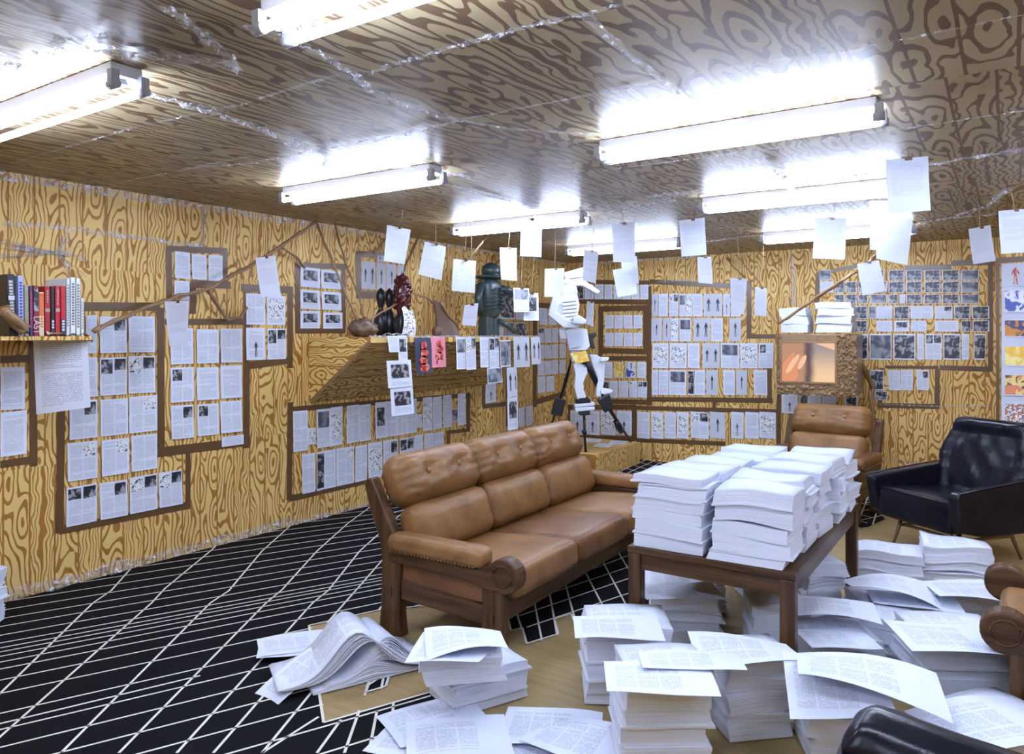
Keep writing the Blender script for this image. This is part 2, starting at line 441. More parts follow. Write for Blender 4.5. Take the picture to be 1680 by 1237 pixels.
# lines: clip each polyline segment to the film
def add_line(pts, w=0.011, free=False):
    for a, b2 in zip(pts, pts[1:]):
        a, b2 = Vector((*a, 0)), Vector((*b2, 0)); L = (b2 - a).length
        if L < 1e-6: continue
        n = max(1, int(L / 0.06)); d = (b2 - a) / n; run = None
        side = Vector((-(b2 - a).y, (b2 - a).x, 0)).normalized() * w / 2
        for i in range(n + 1):
            c_ = a + d * (i + 0.5)
            ok = i < n and any(inside(c_, P) for P in (A1, A2)) and (free or not (c_.x > -2.75 and 2.75 < c_.y < 5.5))
            if ok and run is None: run = i
            if not ok and run is not None:
                p, q = a + d * run, a + d * i; k = len(mb.v)
                for v in (p - side, q - side, q + side, p + side): mb.v.append((v.x, v.y, 0.0045))
                mb.face([k, k + 1, k + 2, k + 3], 1); run = None
rnd = random.Random(5)
# courses running away along the left wall (slightly fanned), then the cross courses
ys0 = [893, 905, 917, 929, 941, 953, 965, 977, 990, 1003, 1016, 1030, 1043, 1057, 1065, 1071, 1078, 1088, 1100, 1117, 1140, 1171, 1199, 1228, 1262, 1300, 1345, 1400, 1470, 1560, 1680]
vp = 2760
for y0 in ys0:
    sl = (y0 - 552) / vp
    a = at_z(0, y0, 0); e = at_z(1500, y0 - sl * 1500 if y0 - sl * 1500 > 740 else 740, 0)
    a2 = a - (e - a) * 0.6
    pts = [(a2.x, a2.y)] + [(a.lerp(e, t).x + rnd.uniform(-.008, .008), a.lerp(e, t).y) for t in (0.0, .2, .4, .6, .8, 1.0)]
    add_line(pts)
for k in range(0):    # courses close to the skirting
    t = k / 7
    add_line([(-4.92 + t * 0.9, 1.4), (-4.95 + t * 0.55, 5.0), (-4.95 + t * 0.4, 8.8)])
for px0, px1 in ((240, -60), (345, 10), (430, 140), (520, 235), (590, 330), (640, 390), (700, 470), (760, 560)):
    a = at_z(px0 + 50, 860, 0)
    b2 = at_z(px1 - 40, 1237, 0); c2 = at_z(px0, 905, 0)
    j = rnd.uniform(-0.06, 0.06)
    m1 = c2.lerp(b2, 0.32)
    add_line([(a.x - 0.5, a.y + 1.0), (a.x, a.y), (c2.x, c2.y), (m1.x + j, m1.y + 0.02), (c2.lerp(b2, .4).x, c2.lerp(b2, .4).y), (b2.x, b2.y)], 0.012)
for px0, px1, y1 in ((550, 430, 1237), (592, 565, 1237), (620, 605, 1237), (645, 640, 1237), (120, -200, 1237)):
    a = at_z(px0, 1160, 0); b2 = at_z(px1, y1, 0); add_line([(a.x + (a.x - b2.x) * .8, a.y + (a.y - b2.y) * .8), (b2.x, b2.y)], 0.012)
for k in range(46):    # far field: diamonds beyond the sofa and under the armchair
    t = k * 0.23
    add_line([(-4.95, 4.3 + t), (-1.0, 1.9 + t)], 0.012) if k > 8 else None
    add_line([(-4.6 + t * 0.5, 5.0), (-4.9 + t * 0.5, 8.9)], 0.012)
for q in (((835, 1040), (1068, 962)), ((850, 1012), (1046, 945)), ((880, 982), (1050, 925)), ((905, 960), (1050, 905)), ((876, 985), (889, 1052)), ((900, 965), (914, 1043)), ((925, 950), (950, 1042)), ((958, 935), (1003, 1022)), ((985, 915), (1036, 1010)), ((1010, 900), (1062, 985)), ((845, 1000), (862, 1050))):
    add_line([W2(*q[0]), W2(*q[1])], free=True)
for P in (A1[9:], A2):    # edging tape around the cut film
    for i in range(len(P) - (1 if P is not A2 else 0)):
        a, b2 = Vector((*P[i], 0)), Vector((*P[(i + 1) % len(P)], 0))
        if (b2 - a).length > 1.2 or P[i][1] < 1.6: continue
        s_ = Vector((-(b2 - a).y, (b2 - a).x, 0)).normalized() * 0.006; k = len(mb.v)
        for v in (a - s_, b2 - s_, b2 + s_, a + s_): mb.v.append((v.x, v.y, 0.0048))
        mb.face([k, k + 1, k + 2, k + 3], 1)
o = mb.build('floor_film', ['blackfloor', 'whiteline']); struct(o)

# ------------------------------------------------------------------ tape
def crumple_strip(pts, width, normal, amp=0.012, seed=0, n=None):
    """strip of tape following pts, face turned to normal, crinkled"""
    pts = [Vector(p) for p in pts]; mb_ = MB()
    seg = [(b_ - a_).length for a_, b_ in zip(pts, pts[1:])]; tot = sum(seg)
    n = n or max(6, int(tot / 0.035)); N = Vector(normal).normalized()
    def P(t):
        d = t * tot
        for (a_, b_), l in zip(zip(pts, pts[1:]), seg):
            if d <= l + 1e-9: return a_.lerp(b_, d / l), (b_ - a_).normalized()
            d -= l
        return pts[-1], (pts[-1] - pts[-2]).normalized()
    def fn(u, v):
        p, t = P(u); s_ = N.cross(t).normalized()
        wv = width * (0.75 + 0.5 * noise.noise(Vector((u * tot * 5, seed, v))))
        h = amp * (0.6 + noise.noise(Vector((u * tot * 26, v * 3.3, seed * 3.7))) * 1.2)
        return p + s_ * (v - 0.5) * wv + N * max(0.0012, h)
    mb_.grid(fn, n, 5, 0, sm=False); return mb_

seam_names = []
def ctape(label, pts, w=0.05, nrm=(0, 0, -1), amp=0.012, mat='clear', seed=0):
    o = crumple_strip(pts, w, nrm, amp, seed).build('clear_tape', mat)
    tag(o, label, 'tape', 'clear tape over seams and joints'); return o
CZ = H - 0.001
def ceil_pts(*pp): return [at_z(x, y, CZ) for x, y in pp]
for i, (lab, w, pp, mat, amp) in enumerate((
    ('clear tape seam crossing the ceiling from the top edge to behind the left lamp', .06, [(270, 0), (350, 60), (395, 110)], 'clear2', .03),
    ('long clear tape seam running diagonally between the two nearest ceiling lamps', .05, [(495, 68), (560, 105), (620, 150), (660, 165), (755, 195)], 'clear2', .02),
    ('clear tape on the ceiling joint from the centre seam to the top edge', .04, [(600, 118), (770, 65), (1020, 3)], 'clear', .012),
    ('clear tape ceiling joint left of the diagonal seam', .03, [(425, 160), (555, 120)], 'clear2', .008),
    ('clear tape ceiling joint between centre and the large right lamp', .03, [(755, 195), (1090, 130)], 'clear2', .007),
    ('clear tape ceiling joint left of the centre crossing', .045, [(520, 243), (650, 220), (755, 195)], 'clear2', .014),
    ('crinkled tape from the left lamp to the small central lamp', .07, [(215, 140), (330, 170), (450, 215), (520, 245), (545, 285)], 'clear2', .03),
    ('clear tape ceiling joint running left from the small central lamp', .04, [(520, 243), (420, 265), (300, 275)], 'clear', .012),
    ('short clear tape run above the large right lamp', .05, [(960, 20), (1030, 85), (1090, 130), (1165, 185)], 'clear2', .015),
    ('clear tape seam in the ceiling reaching the large right lamp', .04, [(755, 195), (840, 210), (975, 218)], 'clear2', .01),
    ('dull tape seam across the ceiling under the large right lamp', .03, [(940, 285), (1250, 245), (1680, 180)], 'clear', .006),
    ('bright crinkled tape diagonal right of the ceiling centre', .07, [(1245, 250), (1310, 315)], 'clear2', .03),
    ('long clear tape seam near the upper right corner of the ceiling', .025, [(1180, 110), (1420, 75), (1680, 22)], 'clear', .006),
    ('clear tape seam between the middle lamps', .05, [(730, 300), (860, 335), (950, 320)], 'clear2', .012),
    ('clear tape seam over the middle right lamp', .06, [(1060, 320), (1250, 300), (1450, 280), (1680, 240)], 'clear2', .02),
    ('silvery tape ribbon at the right edge of the ceiling', .07, [(1655, 305), (1620, 335), (1570, 350)], 'clear2', .03),
    ('clear tape seam along the ceiling far right', .06, [(1450, 375), (1560, 355), (1680, 345)], 'clear2', .02),
    ('wide crinkled tape above the left lamp', .12, [(15, 105), (90, 85), (160, 72), (250, 85), (390, 98)], 'clear2', .03),
    ('stray tape curls at the top left of the ceiling', .05, [(55, 42), (125, 62), (200, 40)], 'clear2', .03),
    ('crinkled tape above the small central lamp', .07, [(545, 285), (590, 262), (660, 270), (780, 288)], 'clear2', .02),
    ('tape joint on the ceiling over the left wall panels', .03, [(15, 268), (230, 205), (420, 165)], 'clear', .006),
    ('tape joint on the ceiling left of the small central lamp', .03, [(190, 300), (410, 255)], 'clear', .006),
    ('tape bunch on the ceiling over the white figure', .06, [(900, 340), (1000, 345), (1110, 325)], 'clear2', .02),
    ('tape bunch behind the far middle lamp', .06, [(1120, 400), (1230, 385), (1440, 370)], 'clear2', .02))):
    ctape(lab, ceil_pts(*pp), w, mat=mat, amp=amp, seed=i)
def LW(x, y, e=0.004): p = at_x(x, y, WL + e); return p
def BW(x, y, e=0.004): p = at_y(x, y, WB - e); return p
for i, (lab, w, pts, nrm, amp) in enumerate((
    ('silvery crinkled tape sealing the left wall to the ceiling', .07, [(WL + .004, y, H - .03) for y in (1.5, 3, 5)], (1, 0, 0), .02),
    ('thin tape sealing the far end of the left wall to the ceiling', .04, [(WL + .004, y, H - .02) for y in (5, 7, 8.88)], (1, 0, 0), .012),
    ('horizontal clear tape seam on the left wall above the taped pages', .045, [LW(5, 366), LW(115, 374), LW(200, 387), LW(335, 404)], (1, 0, 0), .008),
    ('upright clear tape strip at the top of the left wall', .05, [LW(333, 335), LW(331, 404)], (1, 0, 0), .012),
    ('crumpled silver tape along the foot of the left wall', .09, [(WL + .01, y, .035) for y in (1.6, 2.4, 3.2, 4.2)], (1, 0, 0.6), .035),
    ('thin clear tape along the foot of the left wall behind the sofa', .05, [(WL + .01, y, .02) for y in (4.2, 6, 8.8)], (1, 0, 0.6), .015),
    ('clear tape hanging at the top of the far wall', .06, [BW(975, 432), BW(1060, 427), BW(1150, 422)], (0, -1, 0), .02),
    ('upright clear tape strip on the far wall above the paper blocks', .07, [BW(1300, 415), BW(1302, 500)], (0, -1, 0), .015),
    ('white horizontal tape line on the far wall above the figure pages', .035, [BW(1078, 462), BW(1150, 459)], (0, -1, 0), .01),
    ('clear tape line across the far wall beside the black armchair', .02, [BW(1440, 663), BW(1550, 667), BW(1632, 666)], (0, -1, 0), .006),
    ('low clear tape line on the far wall left of the black armchair', .02, [BW(1438, 752), BW(1500, 758), BW(1545, 758)], (0, -1, 0), .006))):
    ctape(lab, pts, w, nrm, amp, 'clear2', seed=40 + i)

mb = MB(); R = random.Random(8); hub = LW(92, 415)
for k in range(26):
    a = R.uniform(-1.3, 1.3) if k < 16 else math.pi + R.uniform(-.22, .22)
    L = R.uniform(.10, .24) if k < 16 else R.uniform(.25, .5)
    e = hub + Vector((0, math.cos(a) * L, math.sin(a) * L * .9)); st = crumple_strip([hub, e], R.uniform(.008, .022), (1, 0, 0), .02, 60 + k)
    b0 = len(mb.v); mb.v += st.v; mb.f += [tuple(i + b0 for i in f) for f in st.f]; mb.mi += st.mi; mb.uv += st.uv; mb.sm += st.sm
tag(mb.build('clear_tape', 'clear2'), 'fan of crinkled clear tape spreading on the wall above the books', 'tape', 'clear tape over seams and joints')

# ------------------------------------------------------------------ ceiling lamps
def make_lamp(loc, label, seed):
    t = empty('fluorescent_lamp', loc, 0, label, 'ceiling lamp', 'fluorescent tube lamps on the ceiling')
    L = 1.32
    MB().box((L / 2, 0, -.022), (L - .06, .118, .044)).box((L / 2, 0, -.055), (L - .1, .04, .022), None, 0, (0.98, 1)).build('housing', 'fix', t, bevel=.004)
    for s in (-1, 1):
        o = MB().tube([(.045, s * .055, -.085), (L - .045, s * .055, -.085)], .014, 12).build('tube', 'tube', t)
        for e in (.02, L - .02):
            MB().tube([(e - .022, s * .055, -.085), (e + .022, s * .055, -.085)], .018, 12).box((e, s * .055, -.058), (.03, .03, .05)).build('tube_holder', 'cap', t)
    # film stretched over one end
    crumple_strip([(-.10, .0, -.035), (.02, 0, -.066), (.20, 0, -.07)], .16, (0, 0, -1), .02, seed).build('clear_film', 'clear', t)
    return t
for i, (x, y, lab) in enumerate((
    (-3.95, 1.48, 'twin-tube lamp at the left edge with its end cap in view'), (-1.84, 1.46, 'nearest twin-tube lamp, cut by the top edge'),
    (-4.03, 3.33, 'twin-tube lamp near the left wall between the crinkled tape seams'), (-1.74, 3.42, 'large twin-tube lamp above the table with paper stacks'),
    (-4.08, 5.22, 'twin-tube lamp behind the row of hanging sheets at the centre'), (-1.84, 5.22, 'twin-tube lamp behind the pair of overlapping hanging sheets'),
    (-4.05, 7.2, 'far twin-tube lamp above the white foam figure'), (-1.98, 7.3, 'farthest right twin-tube lamp near the television wall'),
    (.22, 5.35, 'twin-tube lamp cut by the right edge of the photo'), (.35, 3.4, None), (.35, 1.46, None), (-3.95, -.5, None), (-1.84, -.5, None), (.35, -.5, None))):
    make_lamp((x, y, H - .002), lab, i) if lab else make_lamp((x, y, H - .002), 'twin-tube ceiling lamp hanging outside the view of the photo', i)

# ------------------------------------------------------------------ pages taped to the walls
NUM = ['first', 'second', 'third', 'fourth', 'fifth', 'sixth', 'seventh', 'eighth', 'ninth', 'tenth', 'eleventh', 'twelfth', 'thirteenth', 'fourteenth', 'fifteenth']
LOOK = {'t': 'text page', '2': 'two-column text page', 'p': 'corner-photo page', 'q': 'two-photo page', 'd': 'dark photo print',
        'g': 'grey photo print', 'f': 'page with black figures', 's': 'page with pencil drawing', 'h': 'half-photo half-text page', 'l': 'page with low black figure',
        'o': 'orange print', 'b': 'blue print', 'y': 'yellow print', 'r': 'red dress print', 'x': 'speckled print', 'm': 'multicoloured print', 'k': 'orange and blue print', 'w': 'blank strip of paper', 'c': 'page with central photo'}
def fig(mb, surf, cx, cy, h, mi=1, off=.0016):
    """little standing silhouette printed on the page"""
    def poly(pts):
        k = len(mb.v)
        for x, y in pts: mb.v.append(tuple(surf(cx + x * h, cy + y * h, off)))
        mb.face(range(k, k + len(pts)), mi)
    poly([(math.cos(a) * .055, .43 + math.sin(a) * .06) for a in [i * math.pi / 4 for i in range(8)]])
    poly([(-.12, .34), (-.05, .02), (.05, .02), (.12, .34), (.03, .39), (-.03, .39)])
    poly([(-.06, .04), (-.12, -.48), (-.05, -.48), (0, -.02), (.06, -.48), (.12, -.48), (.06, .04)])
    poly([(-.11, .34), (-.2, .08), (-.16, .06), (-.07, .28)]); poly([(.11, .34), (.2, .1), (.16, .06), (.07, .28)])
def page_mesh(surf0, kind, aspect, seed, nu=5, nv=6, base=None):
    """surf0(u, v, off) gives the sheet's surface; prints sit on it"""
    mb = MB(); mb.grid(lambda u, v: surf0(u, v, 0), nu, nv, 0)
    R = random.Random(seed); mats = [base or ('text2' if kind in '2pqh' else 'text1')]
    def pic(u0, u1, v0, v1, mat, off=.0011):
        if mat not in mats: mats.append(mat)
        mb.grid(lambda u, v: surf0(u0 + u * (u1 - u0), v0 + v * (v1 - v0), off), 3, 3, mats.index(mat))
    if kind == 'p': c = R.random() < .6; pic(.52 if c else .08, .94 if c else .48, .62, .94, R.choice(['dark', 'dark', 'draw']))
    elif kind == 'q': pic(.05, .46, .62 + R.uniform(-.1, .06), .95, R.choice(['dark', 'draw'])); pic(.53, .96, .66, .96, 'dark')
    elif kind == 'd': pic(.05, .95, .05, .95, 'dark')
    elif kind == 'g': pic(.04, .96, .05, .95, 'grey')
    elif kind == 'h': pic(.08, .92, .52, .93, 'grey')
    elif kind == 'c': pic(.14, .86, .35, .85, 'dark')
    elif kind == 's': pic(.1, .9, .2, .85, 'draw')
    elif kind in 'fl':
        mats[0] = 'blank' if kind == 'f' else 'text1'; mats.append('ink')
        if kind == 'f':
            n = 1 if aspect < .62 else 2
            for i in range(n): fig(mb, surf0, (i + .5) / n + .02, .5, .62 * R.uniform(.8, 1.05), 1)
        else: fig(mb, surf0, .5, .33, .5, 1)
    elif kind in 'obyrxmk':
        mats[0] = 'blank'
        if kind == 'r': mats.append('redpic'); fig(mb, surf0, .5, .5, .85, 1)
        else: pic(.07, .93, .06, .94, {'o': 'yellowpic', 'b': 'bluepic', 'y': 'yellowpic', 'x': 'specklepic', 'm': 'mixpic', 'k': 'orangepic'}[kind])
    elif kind == 'w': mats[0] = 'blank'
    return mb, mats
pcount = [0]
def wall_page(wall, u0, u1, z0, z1, kind, label, group, e=0.006):
    pcount[0] += 1; sd = pcount[0]; R = random.Random(sd * 7 + 1)
    tl = R.uniform(-.004, .004); b1, b2, ph = R.uniform(.001, .006), R.uniform(.0, .005), R.uniform(0, 6)
    def surf(u, v, off):
        du = u0 + (u1 - u0) * u + tl * (v - .5); z = z0 + (z1 - z0) * v + tl * (u - .5)
        d = e + off + b1 * (math.sin(math.pi * u) * .7 + .3 * math.sin(v * 5 + ph) + .3) + b2 * (1 - v) ** 2
        if wall == 'L': return Vector((WL + d, du, z))
        if wall == 'B': return Vector((du, WB - d, z))
        if wall == 'T': return Vector((du, WT - d, z))
    mb, mats = page_mesh(surf, kind, abs(u1 - u0) / abs(z1 - z0), sd)
    o = mb.build('taped_page' if kind not in 'dgobyrxmk' else 'taped_print', mats)
    # origin on the page itself
    c = surf(.5, .5, 0)
    o.data.transform(Matrix.Translation(-c)); o.location = c
    return tag(o, label, 'print' if kind in 'dgobyrxmk' else 'page', group)
def row(wall, where, rowname, cols, kinds, xref, yt, yb, group):
    """cols are horizontal extents seen from the camera station; the heights are taken at xref and stay level on the wall"""
    P = {'L': lambda x, y: at_x(x, y, WL), 'B': lambda x, y: at_y(x, y, WB), 'T': lambda x, y: at_y(x, y, WT)}[wall]
    for i, ((a, b), k) in enumerate(zip(cols, kinds)):
        pos = NUM[i] + ' from left'
        if wall == 'L': z1, z0 = P(xref, yt).z, P(xref, yb).z
        else: z1, z0 = P((a + b) / 2, yt).z, P((a + b) / 2, yb).z
        if k in 'pqtl2sch' and wall == 'L' and (i % 3) == 1: z1 -= .006
        ua, ub = (P(a, 550).y, P(b, 550).y) if wall == 'L' else (P(a, 550).x, P(b, 550).x)
        one = len(cols) == 1
        lab = f"{LOOK[k]}, {rowname}{'' if one else ', ' + NUM[i] + ' along'}, {where}"
        wall_page(wall, ua, ub, z0, z1, k, lab.replace(' ,', ','), group)
def frame(wall, label, strips, w=None):
    """brown parcel tape around a panel; strips = screen-station extents turned into level wall rectangles"""
    P = {'L': lambda x, y: at_x(x, y, WL), 'B': lambda x, y: at_y(x, y, WB), 'T': lambda x, y: at_y(x, y, WT)}[wall]
    mb = MB()
    for k, (xa, ya, xb, yb, px) in enumerate(strips):
        a, b = P(xa, ya), P(xb, yb); e = .0022 + .0004 * k
        horiz = abs(xb - xa) > abs(yb - ya)
        mid = P((xa + xb) / 2, (ya + yb) / 2); dep = (mid - Vector((0, 0, CAM_Z))).dot(FW)
        hw = px * dep / FPX / 2
        if not horiz and wall == 'L': hw = abs(P(xa + px / 2, ya).y - P(xa - px / 2, ya).y) / 2
        if not horiz and wall != 'L': hw = abs(P(xa + px / 2, ya).x - P(xa - px / 2, ya).x) / 2
        if horiz: cs = [a + Vector((0, 0, -hw)), b + Vector((0, 0, -hw)), b + Vector((0, 0, hw)), a + Vector((0, 0, hw))]
        else:
            s = Vector((0, hw, 0)) if wall == 'L' else Vector((hw, 0, 0)); cs = [a - s, b - s, b + s, a + s]
        N = Vector((e, 0, 0)) if wall == 'L' else Vector((0, -e, 0))
        q = len(mb.v); n = 8
        def fn(u, v):
            p = cs[0].lerp(cs[1], u).lerp(cs[3].lerp(cs[2], u), v)
            return p + N + N.normalized() * .0015 * (1 + noise.noise(p * 11))
        mb.grid(fn, 14, 2, 0)
    o = mb.build('brown_tape_frame', 'brown'); tag(o, label, 'tape frame', 'brown tape frames round the page panels')
    return o

G = 'pages taped to the left wall'
w_ = 'in panel at left edge below bookshelf'
row('L', w_, 'upper row', [(0, 40)], 't', 20, 602, 672, G); row('L', w_, 'lower row', [(0, 43)], 't', 20, 675, 747, G)
frame('L', 'brown tape round the page panel at the left edge below the bookshelf', [(53, 560, 55, 765, 13), (0, 762, 58, 753, 12), (0, 590, 50, 588, 12)])
w_ = 'in tall panel right of bookshelf'
row('L', w_, 'top row', [(140, 158), (163, 207), (210, 253)], '2p2', 185, 518, 579, G)
row('L', w_, 'row two', [(118, 159), (163, 207), (210, 254)], 'pqq', 185, 585, 648, G)
row('L', w_, 'row three', [(113, 159), (164, 209), (211, 257)], 'p2p', 185, 653, 714, G)
row('L', w_, 'row four', [(110, 159), (166, 211), (215, 257)], 'pp2', 185, 719, 779, G)
row('L', w_, 'bottom row', [(108, 158), (163, 208), (212, 257), (260, 298)], 'qpqq', 185, 788, 849, G)
frame('L', 'brown tape round the tall page panel right of the bookshelf', [(103, 500, 97, 874, 13), (97, 870, 312, 828, 13), (308, 742, 308, 834, 8), (100, 503, 262, 503, 14)])
w_ = 'in middle left-wall panel'
row('L', w_, 'top row', [(279, 316), (322, 358), (361, 396)], '222', 340, 539, 596, G)
row('L', w_, 'row two', [(279, 317), (322, 358), (361, 396)], 'ptt', 340, 601, 656, G)
row('L', w_, 'row three', [(280, 317), (323, 358), (361, 396)], 'pp2', 340, 661, 714, G)
row('L', w_, 'short bottom slip', [(363, 399)], 't', 380, 715, 731, G)
frame('L', 'brown tape round the three-column page panel on the left wall', [(263, 505, 264, 748, 12), (258, 742, 410, 724, 15), (405, 472, 404, 735, 10), (270, 528, 405, 528, 10)])
w_ = 'in four-page panel left of oval photos'
row('L', w_, 'top row', [(403, 434), (437, 467)], '2s', 435, 483, 533, G); row('L', w_, 'bottom row', [(403, 434), (438, 468)], 'lq', 435, 538, 590, G)
frame('L', 'brown tape round the four-page panel left of the oval photos', [(476, 470, 475, 604, 9), (405, 600, 480, 590, 12), (395, 472, 480, 476, 12)])
w_ = 'in high panel left of rope'
row('L', w_, 'top row', [(286, 311), (314, 338), (341, 364)], 'ttt', 325, 416, 459, G); row('L', w_, 'lower row', [(285, 310)], 't', 298, 461, 492, G)
frame('L', 'brown tape round the small high panel crossed by the rope', [(276, 405, 278, 500, 10), (272, 408, 372, 412, 10), (369, 408, 369, 470, 8), (312, 466, 378, 468, 12), (316, 465, 316, 515, 10)])
w_ = 'of six oval-object photos'
row('L', w_, 'top row', [(492, 524), (526, 558)], 'cc', 525, 441, 473, G); row('L', w_, 'middle row', [(492, 524), (527, 559)], 'cc', 525, 477, 508, G); row('L', w_, 'bottom row', [(492, 524), (529, 561)], 'cc', 525, 511, 539, G)
frame('L', 'brown tape round the six photos left of the mantel shelf', [(487, 432, 488, 547, 8), (483, 436, 568, 437, 9), (563, 436, 563, 545, 7), (486, 543, 566, 543, 8)])
w_ = 'behind the statues on the shelf'
row('L', w_, 'main row', [(592, 615), (617, 632), (633, 649), (651, 664)], 'ffff', 620, 431, 476, G); row('L', 'above them', 'single small one', [(618, 633)], 'f', 625, 419, 430, G)
frame('L', 'brown tape round the figure photos behind the dark red statue', [(587, 412, 588, 490, 8), (585, 416, 650, 420, 9), (588, 484, 660, 484, 12)])
w_ = 'of panel below slanted hood'
row('L', w_, 'top row', [(480, 504), (519, 541), (541, 561), (568, 588), (588, 607), (615, 632), (632, 650), (650, 667), (667, 683), (693, 708), (709, 724), (726, 740), (750, 763)], '2hs22c222s22p', 640, 658, 716, G)
row('L', w_, 'lower row', [(495, 516), (519, 531), (531, 550), (551, 580), (582, 601), (603, 626), (628, 652), (655, 678), (679, 693), (695, 711), (712, 727)], '2d2p2spq222', 600, 728, 787, G)
row('L', w_, 'small inserts', [(504, 517), (683, 692), (741, 750)], 'spg', 600, 690, 715, G)
frame('L', 'brown tape round the wide page panel behind the tan sofa', [(476, 660, 474, 820, 9), (474, 672, 770, 648, 8), (475, 818, 600, 789, 10), (768, 645, 768, 708, 6), (735, 709, 770, 705, 6), (735, 706, 735, 745, 6)])
w_ = 'right of slanted hood'
row('L', w_, 'single page', [(796, 813)], 'l', 805, 628, 660, G)
frame('L', 'brown tape corner round the single page right of the hood', [(793, 620, 793, 668, 5), (792, 667, 835, 662, 7), (832, 600, 832, 700, 5)])
w_ = 'in panel behind green statue'
row('L', w_, 'top row', [(819, 843), (845, 862)], 'dh', 840, 478, 524, G); row('L', w_, 'bottom row', [(806, 825), (828, 843), (845, 862)], 'qgd', 840, 529, 552, G)
w_ = 'in dim panel left of corner'
row('L', w_, 'top row', [(884, 897), (899, 912), (914, 925)], 'tpt', 905, 507, 533, G)
for nm, a, b, kk in (('row two', 538, 562, 'q222'), ('row three', 565, 588, '2222'), ('row four', 591, 614, '2222')): row('L', w_, nm, [(882, 892), (893, 904), (905, 915), (917, 927)], kk, 905, a, b, G)
row('L', w_, 'bottom row', [(882, 894), (896, 908)], '22', 895, 617, 643, G)
frame('L', 'brown tape round the dim panel beside the room corner', [(877, 495, 877, 668, 7), (875, 500, 928, 503, 8), (877, 660, 928, 645, 9), (848, 560, 872, 560, 6)])
w_ = 'low beside sofa back'
row('L', w_, 'small group', [(834, 848), (850, 860), (862, 873)], '222', 855, 668, 700, G)

G = 'pages taped to the far wall'
w_ = 'above small square panel'
row('B', w_, 'strip of pages', [(946, 958), (960, 974), (976, 990), (992, 1005), (1007, 1020), (1022, 1035), (1037, 1049), (1051, 1064)], 'dttttttt', 1000, 467, 491, G)
frame('B', 'brown tape over the strip of pages left on the far wall', [(950, 462, 1066, 464, 7), (940, 494, 1070, 496, 8)])
w_ = 'of small square panel'
row('B', w_, 'upper row', [(993, 1007), (1009, 1022), (1024, 1038), (1040, 1054)], 'tttt', 1000, 517, 539, G); row('B', w_, 'lower row', [(993, 1007), (1009, 1022), (1024, 1038), (1040, 1054)], 'tttt', 1000, 546, 568, G)
frame('B', 'brown tape round the small square eight-page panel', [(986, 503, 986, 582, 8), (983, 507, 1062, 505, 9), (1059, 503, 1059, 580, 8), (983, 575, 1062, 577, 9)])
w_ = 'of panel with colour photos'
row('B', w_, 'upper row', [(991, 1005), (1008, 1023), (1027, 1043), (1046, 1060)], 'tobt', 1000, 594, 620, G); row('B', w_, 'lower row', [(990, 999), (1001, 1014), (1016, 1031), (1033, 1046), (1047, 1062)], 'dt2pq', 1000, 625, 652, G)
frame('B', 'brown tape round the colour-photo panel behind the white figure', [(985, 588, 1066, 588, 8), (1065, 470, 1065, 665, 8), (985, 658, 1066, 660, 8), (985, 582, 985, 660, 5)])
w_ = 'of low panel behind sculpture legs'
row('B', w_, 'single row', [(936, 960), (962, 984), (986, 1010), (1012, 1037)], 'llsl', 1000, 674, 713, G)
frame('B', 'brown tape round the low panel behind the sculpture legs', [(934, 664, 934, 722, 6), (932, 668, 1042, 668, 8), (932, 717, 1042, 720, 8), (1041, 664, 1041, 722, 8)])
w_ = 'of figure-drawing panel'
row('B', w_, 'top row', [(1070, 1080), (1081, 1096), (1098, 1113), (1115, 1125), (1126, 1136), (1137, 1153), (1155, 1185), (1187, 1198), (1200, 1216)], 'ft' + 'qhstflt', 1100, 482, 519, G)
row('B', w_, 'row two', [(1069, 1086), (1088, 1100), (1101, 1113), (1115, 1134), (1138, 1165), (1167, 1186), (1197, 1216)], 'ffshftf', 1100, 522, 560, G)
row('B', w_, 'row three', [(1071, 1097), (1099, 1127), (1129, 1148), (1153, 1181), (1183, 1213), (1215, 1243), (1245, 1269)], 'sstfhsp', 1100, 563, 604, G)
row('B', w_, 'bottom row', [(1070, 1080), (1081, 1097), (1098, 1126), (1129, 1139), (1140, 1157), (1159, 1178), (1187, 1206), (1208, 1226), (1237, 1259)], 'tthdtftft', 1100, 607, 648, G)
frame('B', 'brown tape round the large figure-drawing panel', [(1066, 462, 1215, 470, 8), (1229, 462, 1229, 552, 8), (1226, 552, 1272, 552, 7), (1068, 655, 1268, 657, 8), (1262, 604, 1262, 658, 7), (1172, 655, 1172, 680, 6)])
w_ = 'of strip under figure-drawing panel'
row('B', w_, 'long row', [(1046, 1066), (1069, 1088), (1091, 1109), (1111, 1130), (1134, 1163), (1165, 1190), (1200, 1220), (1223, 1245), (1246, 1273)], '2s2sqflts', 1150, 676, 719, G)
frame('B', 'brown tape along the low page strip on the far wall', [(1044, 669, 1275, 675, 7), (1044, 722, 1190, 728, 7), (1278, 560, 1278, 735, 7)])
w_ = 'under the television'
row('B', w_, 'single row', [(1283, 1309), (1313, 1324), (1326, 1347), (1349, 1372), (1386, 1408)], 'ld22c', 1340, 646, 678, G)
w_ = 'of dark photo wall at right'
row('B', w_, 'top row', [(1345, 1363), (1430, 1450), (1458, 1484), (1487, 1513), (1517, 1543), (1546, 1574), (1577, 1606)], 'gdddddg', 1500, 443, 460, G)
row('B', w_, 'row two', [(1346, 1367), (1370, 1385), (1388, 1405), (1408, 1422), (1430, 1455), (1458, 1484), (1487, 1513), (1517, 1543), (1546, 1574), (1577, 1606)], 'tdddddddd' + 'g', 1500, 462, 480, G)
row('B', w_, 'row three', [(1370, 1385), (1388, 1405), (1408, 1424), (1428, 1455), (1458, 1473), (1476, 1485), (1487, 1513), (1516, 1543), (1546, 1574), (1577, 1606)], 'dddgdtdddg', 1500, 483, 498, G)
